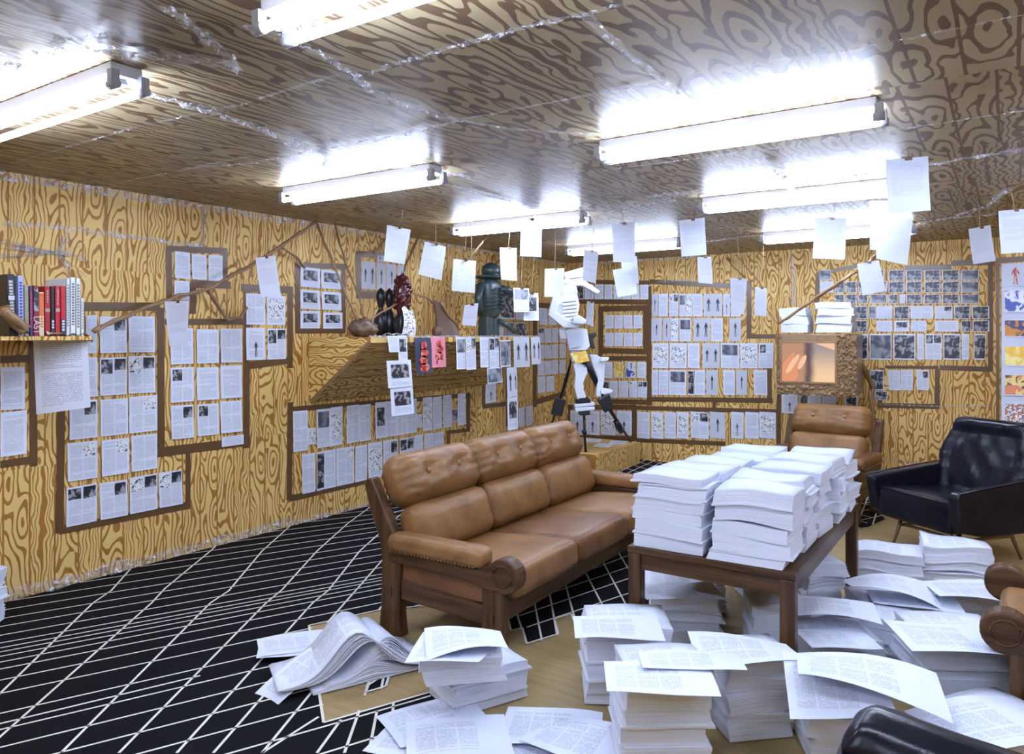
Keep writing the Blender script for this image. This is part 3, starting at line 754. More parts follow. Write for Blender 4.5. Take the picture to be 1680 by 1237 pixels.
row('B', w_, 'row four', [(1400, 1423), (1426, 1437), (1438, 1464), (1467, 1492), (1494, 1531), (1534, 1563), (1566, 1592), (1595, 1623)], 'dg2d2pdd', 1500, 502, 523, G)
row('B', w_, 'row five', [(1400, 1423), (1438, 1464), (1467, 1492), (1495, 1520), (1534, 1573), (1577, 1593), (1596, 1623)], 'd2c2tdd', 1500, 526, 544, G)
row('B', w_, 'row six', [(1402, 1424), (1427, 1463), (1466, 1502), (1505, 1516), (1518, 1545), (1548, 1576), (1578, 1590), (1598, 1617)], 'dgdtqdtd', 1500, 548, 590, G)
w_ = 'of small panel under dark photo wall'
row('B', w_, 'single row', [(1428, 1450), (1458, 1477), (1478, 1498), (1504, 1524)], 'd22p', 1500, 607, 640, G)
row('B', w_, 'stray photo below', [(1436, 1456)], 'd', 1445, 642, 656, G)
frame('B', 'brown tape round the dark photo wall at right', [(1485, 440, 1560, 438, 8), (1560, 432, 1630, 430, 9), (1625, 430, 1625, 608, 8), (1542, 603, 1628, 606, 8), (1352, 447, 1440, 430, 6), (1342, 447, 1340, 500, 7)])
frame('B', 'brown tape round the small panel beneath the dark photos', [(1452, 602, 1540, 603, 5), (1538, 605, 1538, 668, 8), (1440, 665, 1542, 667, 8), (1448, 604, 1444, 664, 7)])
G = 'colour prints on the right partition'
P_ = lambda x, y: at_y(x, y, WT)
wall_page('T', P_(1643, 0).x, P_(1690, 0).x, P_(1660, 712).z, P_(1660, 432).z, 'w', 'long cream backing sheet behind the colour prints at the right edge', G, .003)
for nm, a, b, k in (('top', 436, 470, 'r'), ('second from top', 475, 513, 'b'), ('third from top', 524, 553, 'k'), ('fourth from top', 566, 601, 'y'), ('fifth from top', 613, 649, 'm'), ('lowest', 660, 694, 'x')):
    wall_page('T', P_(1646, 0).x, P_(1686, 0).x, P_(1660, b).z, P_(1660, a).z, k, f'{LOOK[k]}, {nm} of the column at the right edge', G, .012)
frame('T', 'brown tape down the edge of the right partition', [(1637, 425, 1637, 720, 6), (1634, 428, 1690, 424, 9)])

# ------------------------------------------------------------------ hood shelf on the left wall
HX, HY0, HY1, HZ, HB = -4.29, 4.37, 6.95, 1.585, 1.02
hood = empty('hood_shelf', (WL + .001, HY0, HB), 0, 'wood-print wedge-shaped hood shelf on the left wall carrying the statues', 'shelf')
def HP(x, y, z): return (x - (WL + .001), y - HY0, z - HB)
mb = MB(); pts = [(WL + .001, HB), (HX, HZ - .045), (HX, HZ), (WL + .001, HZ)]
mb.v = [HP(p[0], HY0, p[1]) for p in pts] + [HP(p[0], HY1, p[1]) for p in pts]
mb.face([3, 2, 1, 0], 0); mb.face([4, 5, 6, 7], 0); mb.face([0, 1, 5, 4], 1); mb.face([1, 2, 6, 5], 2); mb.face([2, 3, 7, 6], 2); mb.face([3, 0, 4, 7], 2)
mb.build('hood_body', ['hoodend', 'hoodslope', 'hoodslope'], hood)
crumple_strip([HP(HX, HY0, HZ), HP(HX, HY1, HZ)], .05, (0.5, 0, 1), .01, 3).build('edge_tape', 'clear2', hood)
crumple_strip([HP(WL + .02, HY0 - .002, HB + .01), HP(HX + .01, HY0 - .002, HZ - .04)], .04, (0, -1, 0), .008, 8).build('corner_tape', 'rope', hood)

# ------------------------------------------------------------------ bookshelf with books
BX = -4.55
y0s, y1s = 1.2, at_x(152, 548, BX).y
sh = empty('book_shelf', (WL + .001, y0s, 1.57), 0, 'wood-print wall shelf holding the row of books at left', 'shelf')
MB().box(((BX - WL) / 2, (y1s - y0s) / 2, .012), (BX - WL - .004, y1s - y0s, .024)).build('shelf_board', 'ply', sh, bevel=.003)
crumple_strip([(.44, y1s - y0s - .25, .03), (.42, y1s - y0s, .02), (.3, y1s - y0s + .06, -.02)], .05, (0, -.3, 1), .02, 4).build('tape_wrap', 'brownfoil', sh)
books = [  # x0, x1 of the spine as seen, height, colour, band colour, lean, description
 (16, 29, .34, (.02, .02, .028), (.5, .5, .5), .05, 'large black art book leaning at the left end of the shelf'),
 (31, 40, .335, (.45, .5, .8), (.05, .08, .35), .015, 'pale blue book with dark blue spine lettering'),
 (41, 48, .285, (.42, .40, .27), (.3, .28, .2), .012, 'olive beige book beside the pale blue one'),
 (49, 55, .28, (.05, .04, .14), (.5, .05, .08), .012, 'narrow navy and red book left of the white-lettered spine'),
 (56, 64, .285, (.30, .02, .03), (.92, .9, .9), .01, 'dark red book with large white letters up the spine'),
 (65, 73, .25, (.80, .70, .42), (.75, .2, .05), .01, 'cream yellow book with orange top'),
 (74, 83, .285, (.38, .018, .02), (.45, .3, .3), .006, 'thick red book, leftmost of the red ones'),
 (84, 90, .285, (.025, .015, .02), (.7, .03, .04), .004, 'black book with red and white spine between two red books'),
 (91, 99, .29, (.50, .02, .03), (.5, .35, .35), .003, 'bright red book with grey label'),
 (100, 108, .29, (.55, .02, .03), (.03, .02, .02), .002, 'red book with black band, rightmost red one'),
 (109, 115, .335, (.72, .76, .78), (.3, .32, .35), .0, 'tall pale grey book left of the two white ones'),
 (116, 124, .345, (.84, .87, .88), (.15, .15, .18), .0, 'tall white book with small black lettering'),
 (125, 132, .34, (.80, .85, .84), (.2, .2, .22), .0, 'tall white book at the right end of the row'),
 (133, 138, .225, (.85, .87, .86), (.5, .5, .5), .0, 'short thin white booklet ending the row')]
def spine_text(mb, x, yc, w, z0, z1, mi):
    """block letters down a spine"""
    R = random.Random(int(yc * 1e4)); z = z1
    while z > z0 + .012:
        hh = R.uniform(.008, .014); mb.box((x, yc, z - hh / 2), (.001, w * .5, hh), None, mi)
        z -= hh + .005
for i, (a, b, h, c, bc, lean, lab) in enumerate(books):
    ya, yb = at_x(a, 545, BX - .012).y, at_x(b, 545, BX - .012).y; w = yb - ya - .001; dp = .25 if h > .3 else .2
    m = m_plain('book_cover_%s' % NUM[i], c, .35, .08); m2 = m_plain('book_band_%s' % NUM[i], bc, .4, .05)
    t = empty('book', (BX - .012, ya, 1.5945), 0, lab, 'book', 'books on the left wall shelf'); t.rotation_euler = (lean, 0, 0)
    mb = MB().box((-dp / 2, .0015, h / 2), (dp, .003, h)).box((-dp / 2, w - .0015, h / 2), (dp, .003, h)).box((-.0015, w / 2, h / 2), (.003, w, h))
    if i == 4:
        pass
    mb.build('cover', m, t, bevel=.001)
    MB().box((-dp / 2 - .002, w / 2, h / 2), (dp - .012, w - .007, h - .01)).build('page_block', 'edge', t)
    mb = MB(); spine_text(mb, .0008, w / 2, w, h * .15 if i not in (4, 7) else h * .04, h * (.5 if i in (4, 7, 9) else .9), 0)
    if i in (6, 8): mb = MB().box((.0008, w / 2, h * .52), (.001, w * .9, h * .07)); spine_text(mb, .0008, w / 2, w * .6, h * .62, h * .92, 0)
    if i in (7, 9):
        MB().box((.0005, w / 2, h * .17), (.0015, w * .96, h * .33)).build('spine_band', 'ink', t); mb = MB(); spine_text(mb, .0018, w / 2, w * 1.1, h * .1, h * .32, 0)
    if i == 5: MB().box((.0005, w / 2, h * .72), (.0015, w * .96, h * .5)).build('spine_band', 'mixorange', t)
    if i == 0: MB().box((.0012, w / 2, h * .62), (.0015, w * .8, h * .07)).build('spine_label', 'blank', t)
    if i == 4:
        fc = bpy.data.curves.new('spine_title', 'FONT'); fc.body = 'LAST'; fc.size = .046; fc.extrude = .0004; fc.align_x = 'LEFT'; fc.align_y = 'CENTER'
        fc.materials.append(M['blank']); fo = link('tmp', fc); bpy.context.view_layer.update(); me_ = bpy.data.meshes.new_from_object(fo.evaluated_get(bpy.context.evaluated_depsgraph_get())); bpy.data.objects.remove(fo)
        link('spine_title', me_, t, (.0012, w / 2, h * .40), (math.radians(90), math.radians(90), math.radians(90)))
        MB().box((.0005, w / 2, h * .72), (.0015, w * .9, h * .46)).build('spine_band', 'dark', t); continue
    mb.build('spine_lettering', m2 if i not in (7, 9) else 'blank', t)

# ------------------------------------------------------------------ hanging sheets
def hung(label, q, d, kind='t', dd=0.0, string=True, base='hang', group='sheets hanging in the room', seed=0, up=None):
    """q = four corners (top-left, top-right, bottom-right, bottom-left) seen from the station at distance d"""
    tl, tr, br, bl = [at_d(x, y, d + (dd if i in (1, 2) else 0)) for i, (x, y) in enumerate(q)]
    N = (tr - tl).cross(bl - tl).normalized()
    if N.dot(FW) > 0: N = -N
    R = random.Random(seed + int(q[0][0])); cv = R.uniform(-.018, .018); cb = R.uniform(0, .02)
    c = (tl + tr) / 2
    def surf(u, v, off): return bl.lerp(br, u).lerp(tl.lerp(tr, u), v) + N * (off + cv * math.sin(math.pi * u) * (1.2 - v) + cb * (1 - v) ** 2) - c
    mb, mats = page_mesh(surf, kind, .7, seed + 3, 6, 8, base if kind in 't' else None)
    t = empty('hanging_sheet', c, 0, label, 'sheet', group)
    o = mb.build('sheet', mats, t)
    if string:
        top = (up - c) if up is not None else Vector((R.uniform(-.03, .03), .02, H - .003 - c.z))
        MB().tube([Vector((0, 0, 0)), top * .5 + Vector((.006, 0, 0)), top], .0022, 5).build('string', 'string', t)
        MB().box((0, 0, -.004) , (.05, .006, .02)).build('tape_tab', 'brown', t)
    return t
def rect(x0, y0, x1, y1, sk=0.0, tilt=0.0):
    """sk shifts the bottom edge sideways, tilt drops the right side"""
    return [(x0, y0), (x1, y0 + tilt), (x1 + sk, y1 + tilt), (x0 + sk, y1)]
for i, (lab, q, d, kind, dd) in enumerate((
    ('large typed sheet hanging from the front of the bookshelf', [(54, 549), (143, 549), (149, 668), (60, 680)], 4.42, 't', .05),
    ('sheet hanging from the rope above the middle left-wall panel', [(270, 495), (310, 493), (307, 566), (277, 568)], 4.95, 't', .15),
    ('sheet hanging from the rope under its middle, left of the oval-object photos', [(419, 423), (452, 419), (460, 486), (427, 488)], 5.3, 't', .1),
    ('slightly tilted sheet above the dark red statue', [(635, 369), (674, 377), (664, 434), (630, 428)], 5.8, 't', .0),
    ('tilted sheet between the red statue and the bright blank sheet', [(697, 396), (732, 405), (724, 460), (686, 450)], 6.0, 't', .05),
    ('bright white sheet left of the green statue', [(744, 425), (781, 428), (779, 481), (741, 477)], 6.2, 't', .0),
    ('narrow sheet over the head of the green statue', [(820, 406), (848, 407), (847, 461), (821, 459)], 6.4, 't', .1),
    ('sheet hanging in front of the far left-hand lamp', [(855, 360), (889, 359), (888, 422), (853, 420)], 6.0, 't', .0),
    ('sheet at the left hand of the white foam figure', [(894, 441), (926, 440), (924, 488), (893, 487)], 6.9, 't', .0),
    ('bluish sheet over the hat brim of the white figure', [(958, 409), (982, 413), (977, 466), (955, 460)], 6.7, 't', .2),
    ('tall sheet, upper of two overlapping right of the white figure', [(1004, 369), (1041, 363), (1042, 430), (1006, 430)], 5.7, 't', .0),
    ('lower bluish sheet overlapped by the tall one above it', [(1019, 420), (1045, 420), (1048, 466), (1021, 466)], 6.6, 't', .0),
    ('tilted white blank sheet behind the overlapping pair', [(1005, 443), (1042, 436), (1045, 482), (1013, 488)], 6.8, 'w', .0),
    ('sheet in front of the ceiling between the two middle lamps', [(1114, 362), (1156, 357), (1159, 418), (1118, 421)], 6.0, 't', .0),
    ('bluish sheet lower right of the one between the lamps', [(1144, 422), (1167, 421), (1169, 466), (1146, 464)], 7.0, 't', .1),
    ('sheet over the top right of the figure-drawing panel', [(1198, 456), (1226, 457), (1220, 516), (1199, 513)], 7.0, 't', .05),
    ('narrow sheet left of the ropes to the television', [(1239, 471), (1258, 473), (1257, 519), (1237, 517)], 7.2, 't', .1),
    ('bright white sheet in front of the farthest right lamp', [(1337, 358), (1389, 358), (1386, 426), (1333, 424)], 5.6, 't', .0),
    ('pale green sheet under the topmost right sheet', [(1427, 330), (1490, 330), (1490, 410), (1427, 410)], 4.7, 't', .0),
    ('wide sheet half hidden behind the pale green one', [(1440, 352), (1498, 359), (1488, 435), (1437, 424)], 5.0, 't', .0),
    ('topmost sheet, hanging highest at the right', [(1453, 262), (1523, 256), (1524, 346), (1455, 350)], 3.92, 't', .0),
    ('tilted blank white sheet at the lower end of the rope bundle', [(1406, 433), (1442, 427), (1453, 477), (1415, 485)], 6.2, 'w', .0),
    ('sheet hanging over the dark photo wall near the partition', [(1589, 376), (1625, 369), (1631, 428), (1594, 434)], 5.3, 't', .2),
    ('sheet cut by the right edge of the photo', [(1638, 346), (1690, 342), (1690, 414), (1640, 417)], 4.9, 't', .0),
    ('narrow slanted sheet between the white figure and square panel', [(963, 494), (975, 496), (972, 536), (960, 531)], 7.3, 't', .15),
    ('small pale sheet in front of the green statue waist', [(762, 501), (785, 497), (781, 535), (758, 533)], 6.3, 't', .0),
    ('sheet with two dark photos right of the green statue', [(842, 472), (868, 473), (868, 512), (843, 512)], 7.0, 'h', .0),
    ('white sheet with small photo beside the green statue', [(861, 481), (883, 481), (884, 526), (859, 526)], 7.05, 'c', .0))):
    up = None
    c = (at_d(*q[0], d) + at_d(*q[1], d)) / 2
    if i == 0: up = c + Vector((-.02, 0, .02))
    if i in (1, 2): up = at_x((q[0][0] + q[1][0]) / 2, q[0][1] - 6, -4.8)
    if i in (19, 24, 25, 26): pass
    hung(lab, q, d, kind, dd, True, seed=i, up=up, base='text1' if i == 0 else 'hang')

# strips of prints hanging over the front edge of the hood shelf
def hood_sheet(label, x0, y0, x1, y1, kind, sk=0, dx=.014, x2=None):
    a, b = at_x(x0, y0, HX + dx), at_x(x1, y0, HX + dx); lo = at_x(x0, y1, HX + dx)
    pcount[0] += 1; sd = pcount[0]; R = random.Random(sd); cv = R.uniform(.004, .012); ska = sk * 7.0 / FPX
    c = Vector((HX + dx, (a.y + b.y) / 2, a.z))
    def surf(u, v, off):
        return Vector((off + cv * math.sin(math.pi * u) + .01 * (1 - v), (b.y - a.y) * (u - .5) + ska * (1 - v), (lo.z - a.z) * (1 - v)))
    mb, mats = page_mesh(surf, kind, abs(b.y - a.y) / abs(a.z - lo.z), sd, 4, 8)
    o = mb.build('draped_sheet', mats, None, c)
    return tag(o, label, 'sheet', 'sheets hanging over the hood shelf edge')
for a in (('white slip at the left end of the hanging prints on the hood', 635, 551, 652, 578, 't', 3), ('tall print of two dark knots below the white statue slip', 652, 550, 667, 592, 'c', 1),
          ('print of a knotted dark form, upper half of the long strip', 634, 592, 674, 637, 'c', 2, .03), ('print of a dark angular knot, bottom of the long strip', 640, 637, 677, 683, 'c', 2, .035),
          ('navy print with a red sculpture on the hood', 680, 554, 706, 614, 'N', 2), ('pink print with a red sculpture on the hood', 707, 553, 730, 603, 'P', 1),
          ('pale sheet with small bird photo, left of a pair on the hood', 748, 553, 763, 606, 'h', 0), ('sheet with two bird photos, right of the pair', 764, 553, 780, 607, 'q', 0),
          ('plain sheet under the feet of the green statue', 787, 553, 801, 603, 't', 0), ('sheet with two crescent shapes on the hood', 802, 553, 818, 604, 'q', 0),
          ('grey-blue print of a seated figure on the hood', 820, 558, 837, 602, 'g', 0), ('sheet with two black standing figures on the hood', 842, 553, 868, 603, 'f', 0),
          ('last sheet with small figures at the right end of the hood', 871, 553, 886, 598, 'f', 0), ('print of a dark bowl hanging below the other hood sheets', 799, 604, 823, 629, 'g', 0, .03),
          ('long strip with a walking figure, upper part', 831, 603, 848, 652, 'f', 0, .03), ('long strip with a coiled figure, lower part', 832, 652, 849, 706, 'c', 0, .035)):
    lab, x0, y0, x1, y1, k, sk = a[:7]; dx = a[7] if len(a) > 7 else .014
    if k in 'NP':
        o = hood_sheet(lab, x0, y0, x1, y1, 'w', sk, dx)
        o.data.materials[0] = M['navypic' if k == 'N' else 'pinkpic']
        # the red looped sculpture printed on it
        cz = (at_x(x0, y1, HX).z - at_x(x0, y0, HX).z); wy = at_x(x1, y0, HX).y - at_x(x0, y0, HX).y
        mb = MB()
        for j, (yy, zz, ry, rz) in enumerate(((0, .22, .16, .12), (.04, .42, .2, .13), (-.02, .62, .22, .14), (.05, .82, .25, .13))):
            mb.v += [(.0155 + .003, (yy + ry * math.cos(t_) * 1.2) * wy, (zz + rz * math.sin(t_)) * cz) for t_ in [i_ * math.pi / 6 for i_ in range(12)]]
            mb.face(range(len(mb.v) - 12, len(mb.v)))
        me = mb.build('printed_sculpture', 'redpic', o)
    else: hood_sheet(lab, x0, y0, x1, y1, k, sk, dx)

# ------------------------------------------------------------------ ropes of twisted tape
def rope(label, pts, r=.012, seed=0, strands=2, group='ropes of twisted brown tape'):
    pts = [Vector(p) for p in pts]; mb = MB()
    for s in range(strands):
        out = []
        for a, b in zip(pts, pts[1:]):
            n = max(3, int((b - a).length / .05))
            for i in range(n):
                p = a.lerp(b, i / n); k = noise.noise(p * 8 + Vector((seed, s * 5, 0)))
                out.append(p + Vector((k, noise.noise(p * 9 + Vector((s * 3, seed, 2))), noise.noise(p * 7 + Vector((1, s, seed))))) * r * 1.3)
        out.append(pts[-1])
        mb.tube(out, [r * (.75 + .5 * abs(noise.noise(p * 15))) for p in out], 7)
    o = mb.build('tape_rope', 'rope'); return tag(o, label, 'rope', group)
cl = lambda x, y: at_z(x, y, H - .01)
rope('rope from the bookshelf rising along the left wall to the ceiling', [at_x(152, 543, -4.6), at_x(215, 515, -4.75), at_x(275, 493, -4.85), at_x(345, 472, -4.88), at_x(395, 445, -4.88), at_x(460, 405, -4.88), at_x(520, 362, -4.86)], .014, 1)
rope('short rope loop drooping below the knot in the high panel', [at_x(338, 470, -4.88), at_x(355, 500, -4.92), at_x(375, 525, -4.93), at_x(395, 520, -4.92), at_x(405, 505, -4.95)], .014, 2)
rope('rope hanging from the ceiling to the left end of the hood shelf', [at_x(518, 362, -4.86), at_x(535, 405, -4.7), at_x(562, 470, -4.55), at_x(588, 528, -4.5)], .011, 3)
rope('second rope to the lump on the hood, starting at the photo panel corner', [at_x(549, 365, -4.9), at_x(566, 430, -4.75), at_x(590, 490, -4.6), at_x(598, 528, -4.5)], .009, 4)
rope('short rope from the first ceiling knot to the photo panel', [at_x(462, 405, -4.88), at_x(490, 425, -4.95), at_x(500, 440, -4.97)], .010, 5)
rope('rope linking the lump, the dark red statue and the driftwood piece', [at_x(600, 528, -4.5), at_x(640, 505, -4.52), at_x(655, 498, -4.5), at_x(676, 481, -4.5), at_x(700, 488, -4.55), at_x(712, 500, -4.6)], .009, 6)
rope('rope from the ceiling down to the dark red statue', [at_x(690, 383, -4.75), at_x(672, 420, -4.65), at_x(658, 458, -4.55)], .010, 7)
rope('rope from the ceiling to the brown tape frame above the statues', [at_x(636, 385, -4.85), at_x(622, 405, -4.9), at_x(612, 415, -4.94)], .010, 8)
rope('rope joining driftwood piece to the green statue', [at_x(728, 496, -4.6), at_x(745, 480, -4.6), at_x(775, 470, -4.6), at_x(790, 460, -4.6)], .007, 9)
rope('rope rising from the green statue hat to the ceiling', [at_x(792, 462, -4.6), at_x(805, 440, -4.65), at_x(822, 425, -4.7)], .009, 10)
TVL = Vector((-2.1, 7.95, 1.68))
rope('thick triple rope slanting from the ceiling to the television corner', [at_z(1462, 402, H - .01), at_d(1448, 412, 6.6), at_d(1400, 448, 6.9), at_d(1335, 492, 7.2), at_d(1277, 531, 7.45)], .013, 11, 3)
rope('thin rope from the far ceiling edge to the television corner', [at_z(1187, 419, H - .01), at_d(1232, 468, 8.0), at_d(1275, 530, 7.6)], .009, 12, 1)
rope('rope beside the thin one, ending at the narrow hanging sheet', [at_d(1207, 418, 8.3), at_d(1235, 450, 8.0), at_d(1250, 470, 7.6)], .007, 13, 1)
rope('tape-wrapped pole from the television down to the floor', [at_d(1392, 560, 7.6), at_d(1410, 590, 7.7), at_d(1430, 632, 7.9), at_d(1431, 700, 7.9), at_d(1432, 792, 8.0)], .024, 14, 3)
rope('rope from the white figure hat to the tilted blank sheet', [at_d(935, 458, 7.9), at_d(980, 450, 7.7), at_d(1040, 437, 7.4)], .006, 15, 1)
rope('short rope from the ceiling knot to the bright white sheet', [at_z(800, 388, H - .01), at_d(790, 400, 6.3), at_d(768, 427, 6.2)], .007, 16, 1)
rope('thick tape brace at the left end of the bookshelf', [at_x(2, 505, -4.5), at_x(22, 525, -4.52), at_x(40, 546, -4.52)], .03, 17, 2)

# ------------------------------------------------------------------ statues on the hood shelf
ZS = HZ + .004
def on_hood(px, X): return Vector((X, at_x(px, 550, X).y, ZS))
p = on_hood(597, -4.5)
o = MB().ball((0, 0, .075), (.10, .13, .08), 14, 0, None, lambda q: 1 + .35 * noise.noise(q * 2.4 + Vector((4, 1, 0)))).build('taped_lump', 'drift', None, p)
tag(o, 'low brown tape-wrapped lump at the left end of the hood shelf', 'sculpture')
t = empty('red_statue', on_hood(660, -4.5), 0, 'dark red knobbly glazed statue tied with rope on the hood shelf', 'statue')
mb = MB(); R = random.Random(3)
mb.ball((0, 0, .36), (.075, .075, .19), 14, 0, None, lambda q: 1 + .2 * noise.noise(q * 3))
for i in range(34):
    a, z = R.uniform(0, 6.28), R.uniform(.22, .52); k = math.sqrt(max(.05, 1 - ((z - .36) / .2) ** 2)) * .068
    mb.ball((math.cos(a) * k, math.sin(a) * k, z), R.uniform(.018, .032), 6)
mb.build('knobbly_body', 'wine', t)
MB().ball((0, 0, .1), (.08, .085, .13), 12, 0, None, lambda q: 1 + .25 * noise.noise(q * 2)).build('dark_base', 'blackpl', t)
def drape(u, v): return Vector((.085 + .03 * math.sin(v * 3) + .02 * (1 - v), (u - .5) * (.13 + .05 * (1 - v)), .005 + v * .24 + .02 * math.sin(u * 6)))
mb = MB(); mb.grid(drape, 8, 10, 0); o = mb.build('drawn_slip', 'draw', None, on_hood(655, -4.48)); tag(o, 'white slip with black line drawing draped before the dark red statue', 'sheet')
t = empty('black_vase', on_hood(630, -4.68), 0, 'shiny black twin figurine left of the dark red statue', 'figurine')
prof = [(0, .03), (.05, .055), (.12, .065), (.19, .05), (.25, .02), (.3, .035), (.36, .045), (.41, .03), (.44, .0)]
def lathe(mb, prof, c=(0, 0), n=14, k=1):
    def f(u, v):
        i = min(int(v * (len(prof) - 1)), len(prof) - 2); fr = v * (len(prof) - 1) - i
        z = prof[i][0] * (1 - fr) + prof[i + 1][0] * fr; r = prof[i][1] * (1 - fr) + prof[i + 1][1] * fr
        return Vector((c[0] + math.cos(u * 6.2832) * r * k, c[1] + math.sin(u * 6.2832) * r, z))
    return mb.grid(f, n, (len(prof) - 1) * 2)
lathe(MB(), prof, (0, -.04)).build('figure_half', 'blackpl', t); lathe(MB(), prof, (0.02, .05)).build('figure_half', 'blackpl', t)
o = crumple_strip([(0, -.12, .012), (0, .14, .012)], .16, (0, 0, 1), .015, 5).build('creased_paper', 'blank', None, on_hood(652, -4.42) + Vector((0, 0, 0)))
tag(o, 'creased white paper lying at the foot of the dark red statue', 'paper')
t = empty('driftwood_piece', on_hood(729, -4.6), 0, 'brown clay piece with a raised pointed snout on the hood shelf', 'sculpture')
def snout(u, v):
    th = u * 6.2832; zz = v; r = .155 * (1 - v) ** .55 * (1 + .12 * math.sin(3 * th)); cx = -.20 * v * v
    return Vector((math.cos(th) * r * .6, math.sin(th) * r + cx + .04, zz * .36))
mb = MB(); mb.grid(snout, 22, 14)
mb.ball((0, -.11, .05), (.05, .055, .06), 8); mb.ball((0, .13, .05), (.05, .06, .06), 8); mb.build('snout_body', 'drift', t)
MB().tube([(.05, -.12, .34), (.07, -.02, .2), (.075, .09, .13), (.05, .15, .08)], .014, 6).build('ridge', 'rope', t)
# green statue
t = empty('green_statue', on_hood(800, -4.62), 0, 'dark green hatted torso statue with ribbed chest on the hood shelf', 'statue')
mb = rbox((.22, .27, .42), .08, 8); [None for _ in ()]
mb.v = [(v[0], v[1] * (1 + .25 * (v[2] / .42)), v[2]) for v in mb.v]; mb.build('torso', 'green', t, (0, .02, .40))
for i in range(6):
    z = .30 + i * .038
    MB().tube([(.06, -.10, z - .02), (.12, -.05, z), (.125, -.005, z + .012)], .013, 6).build('rib', 'green', t)
    MB().tube([(.06, .15, z - .02), (.12, .10, z), (.125, .05, z + .012)], .013, 6).build('rib', 'green', t)
MB().box((0, -.03, .11), (.14, .13, .22), None, 0, (.9, .9)).build('leg', 'green', t, bevel=.02)
MB().box((0, .09, .10), (.13, .11, .20), None, 0, (.9, .9)).build('leg', 'green', t, bevel=.02)
MB().tube([(.02, -.15, .52), (.04, -.23, .40), (.06, -.20, .26)], [.045, .04, .03], 8).build('arm', 'green', t)
MB().tube([(.02, .17, .52), (.08, .27, .50), (.12, .38, .47)], [.045, .04, .03], 8).build('arm', 'green', t)
MB().tube([(.08, .10, .17), (.12, .36, .05)], .028, 8).build('beam', 'green', t)
MB().ball((0, .06, .66), (.09, .09, .10), 10).build('head', 'green', t)
mb = MB(); mb.ball((0, .07, .63), (.17, .25, .025), 10); mb.ball((0, .06, .70), (.10, .11, .09), 10); mb.build('hat', 'green', t)

# ------------------------------------------------------------------ pedestal with the white foam figure
PX0, PX1, PY0, PY1, PZ = -4.93, -3.82, 7.42, 8.62, .265
t = empty('pedestal', ((PX0 + PX1) / 2, (PY0 + PY1) / 2, .005), 0, 'low wood-print plinth in the far left corner under the white figure', 'plinth')
m_pl = MB().box((0, 0, PZ / 2), (PX1 - PX0, PY1 - PY0, PZ)).build('plinth_box', 'ply', t, bevel=.004)
for i, (x, y) in enumerate(((-.2, -.35), (.1, -.3), (.3, .1), (.35, .4), (0, .4), (-.15, .1))):
    o = MB().box((0, 0, .0012), (.2, .28, .0024)).build('plinth_page', 'text1', None, ((PX0 + PX1) / 2 + x, (PY0 + PY1) / 2 + y, PZ + .006), (0, 0, .1 * i))
    tag(o, 'pages stuck flat on top of the wood-print plinth', 'page', 'pages lying on the plinth')
fg = empty('foam_figure', ((PX0 + PX1) / 2, (PY0 + PY1) / 2, PZ + .005), 0, 'tall white foam and black plastic striding figure with hat on the corner plinth', 'sculpture')
FO = fg.location
D0 = 8.4
def FP(px, py, d=D0): return at_d(px, py, d) - FO
def slab(mb, q, th, d=D0, dd=0):
    """thick foam plate whose face is the quad q"""
    f = [FP(x, y, d + (dd if i in (1, 2) else 0)) for i, (x, y) in enumerate(q)]; n = FW * th; b = len(mb.v)
    mb.v += [tuple(p) for p in f] + [tuple(p + n) for p in f]; k = len(f)
    mb.face([b + i for i in range(k)]); mb.face([b + k + i for i in reversed(range(k))])
    for i in range(k): j = (i + 1) % k; mb.face([b + j, b + i, b + k + i, b + k + j])
    return mb
def part(name, polys, th, mat='foam', bev=.01):
    mb = MB()
    for q in polys: slab(mb, *q) if isinstance(q[1], (int, float)) and isinstance(q[0], list) else slab(mb, q, th)
    return mb.build(name, mat, fg, bevel=bev)
part('hat', [[(925, 447), (958, 438), (962, 462), (985, 478), (980, 482), (955, 468), (905, 472), (905, 462), (927, 458)]], .22)
part('head', [[(922, 462), (943, 462), (948, 478), (945, 488), (925, 486)]], .13)
part('torso', [[(908, 478), (945, 475), (951, 500), (946, 528), (925, 533), (908, 515)]], .17)
for i in range(6): part('rib', [([(923, 492 + i * 6), (947, 490 + i * 6), (947, 493 + i * 6), (923, 496 + i * 6)], .05, D0 - .05)], .05, bev=.004)
part('arm', [([(906, 488), (916, 490), (912, 512), (940, 528), (958, 522), (967, 528), (945, 538), (925, 538), (899, 517)], .14, D0 - .12)], .14)
part('forearm', [([(940, 520), (950, 517), (966, 527), (958, 532), (940, 531)], .12, D0 - .2)], .12)
part('pelvis', [([(927, 541), (945, 536), (963, 540), (968, 568), (962, 575), (934, 575)], .2, D0 - .05)], .2)
part('hip_block', [[(917, 540), (930, 540), (930, 557), (919, 556)], [(936, 575), (952, 573), (952, 596), (938, 594)]], .15)
part('thigh', [[(940, 596), (962, 598), (964, 612), (957, 628), (958, 640), (963, 654), (947, 655), (942, 635), (944, 615)]], .12)
part('thigh', [([(966, 582), (978, 582), (993, 590), (992, 620), (986, 652), (978, 650), (980, 620), (972, 600)], .12, D0 + .15)], .12)
part('hand', [([(985, 586), (1000, 586), (998, 592), (985, 594)], .06, D0 + .1)], .06)
part('foot_plate', [([(986, 637), (1006, 640), (1004, 645), (990, 648), (985, 644)], .2, D0 + .12)], .2)
part('foot_plate', [[(942, 663), (975, 660), (976, 666), (943, 669)], [(943, 669), (976, 667), (976, 673), (944, 676)]], .22)
part('ankle_disc', [[(946, 656), (952, 651), (962, 650), (968, 655), (970, 661), (945, 663)]], .16, 'blackpl')
part('socket', [[(949, 676), (969, 675), (968, 681), (951, 682)]], .12, 'blackpl')
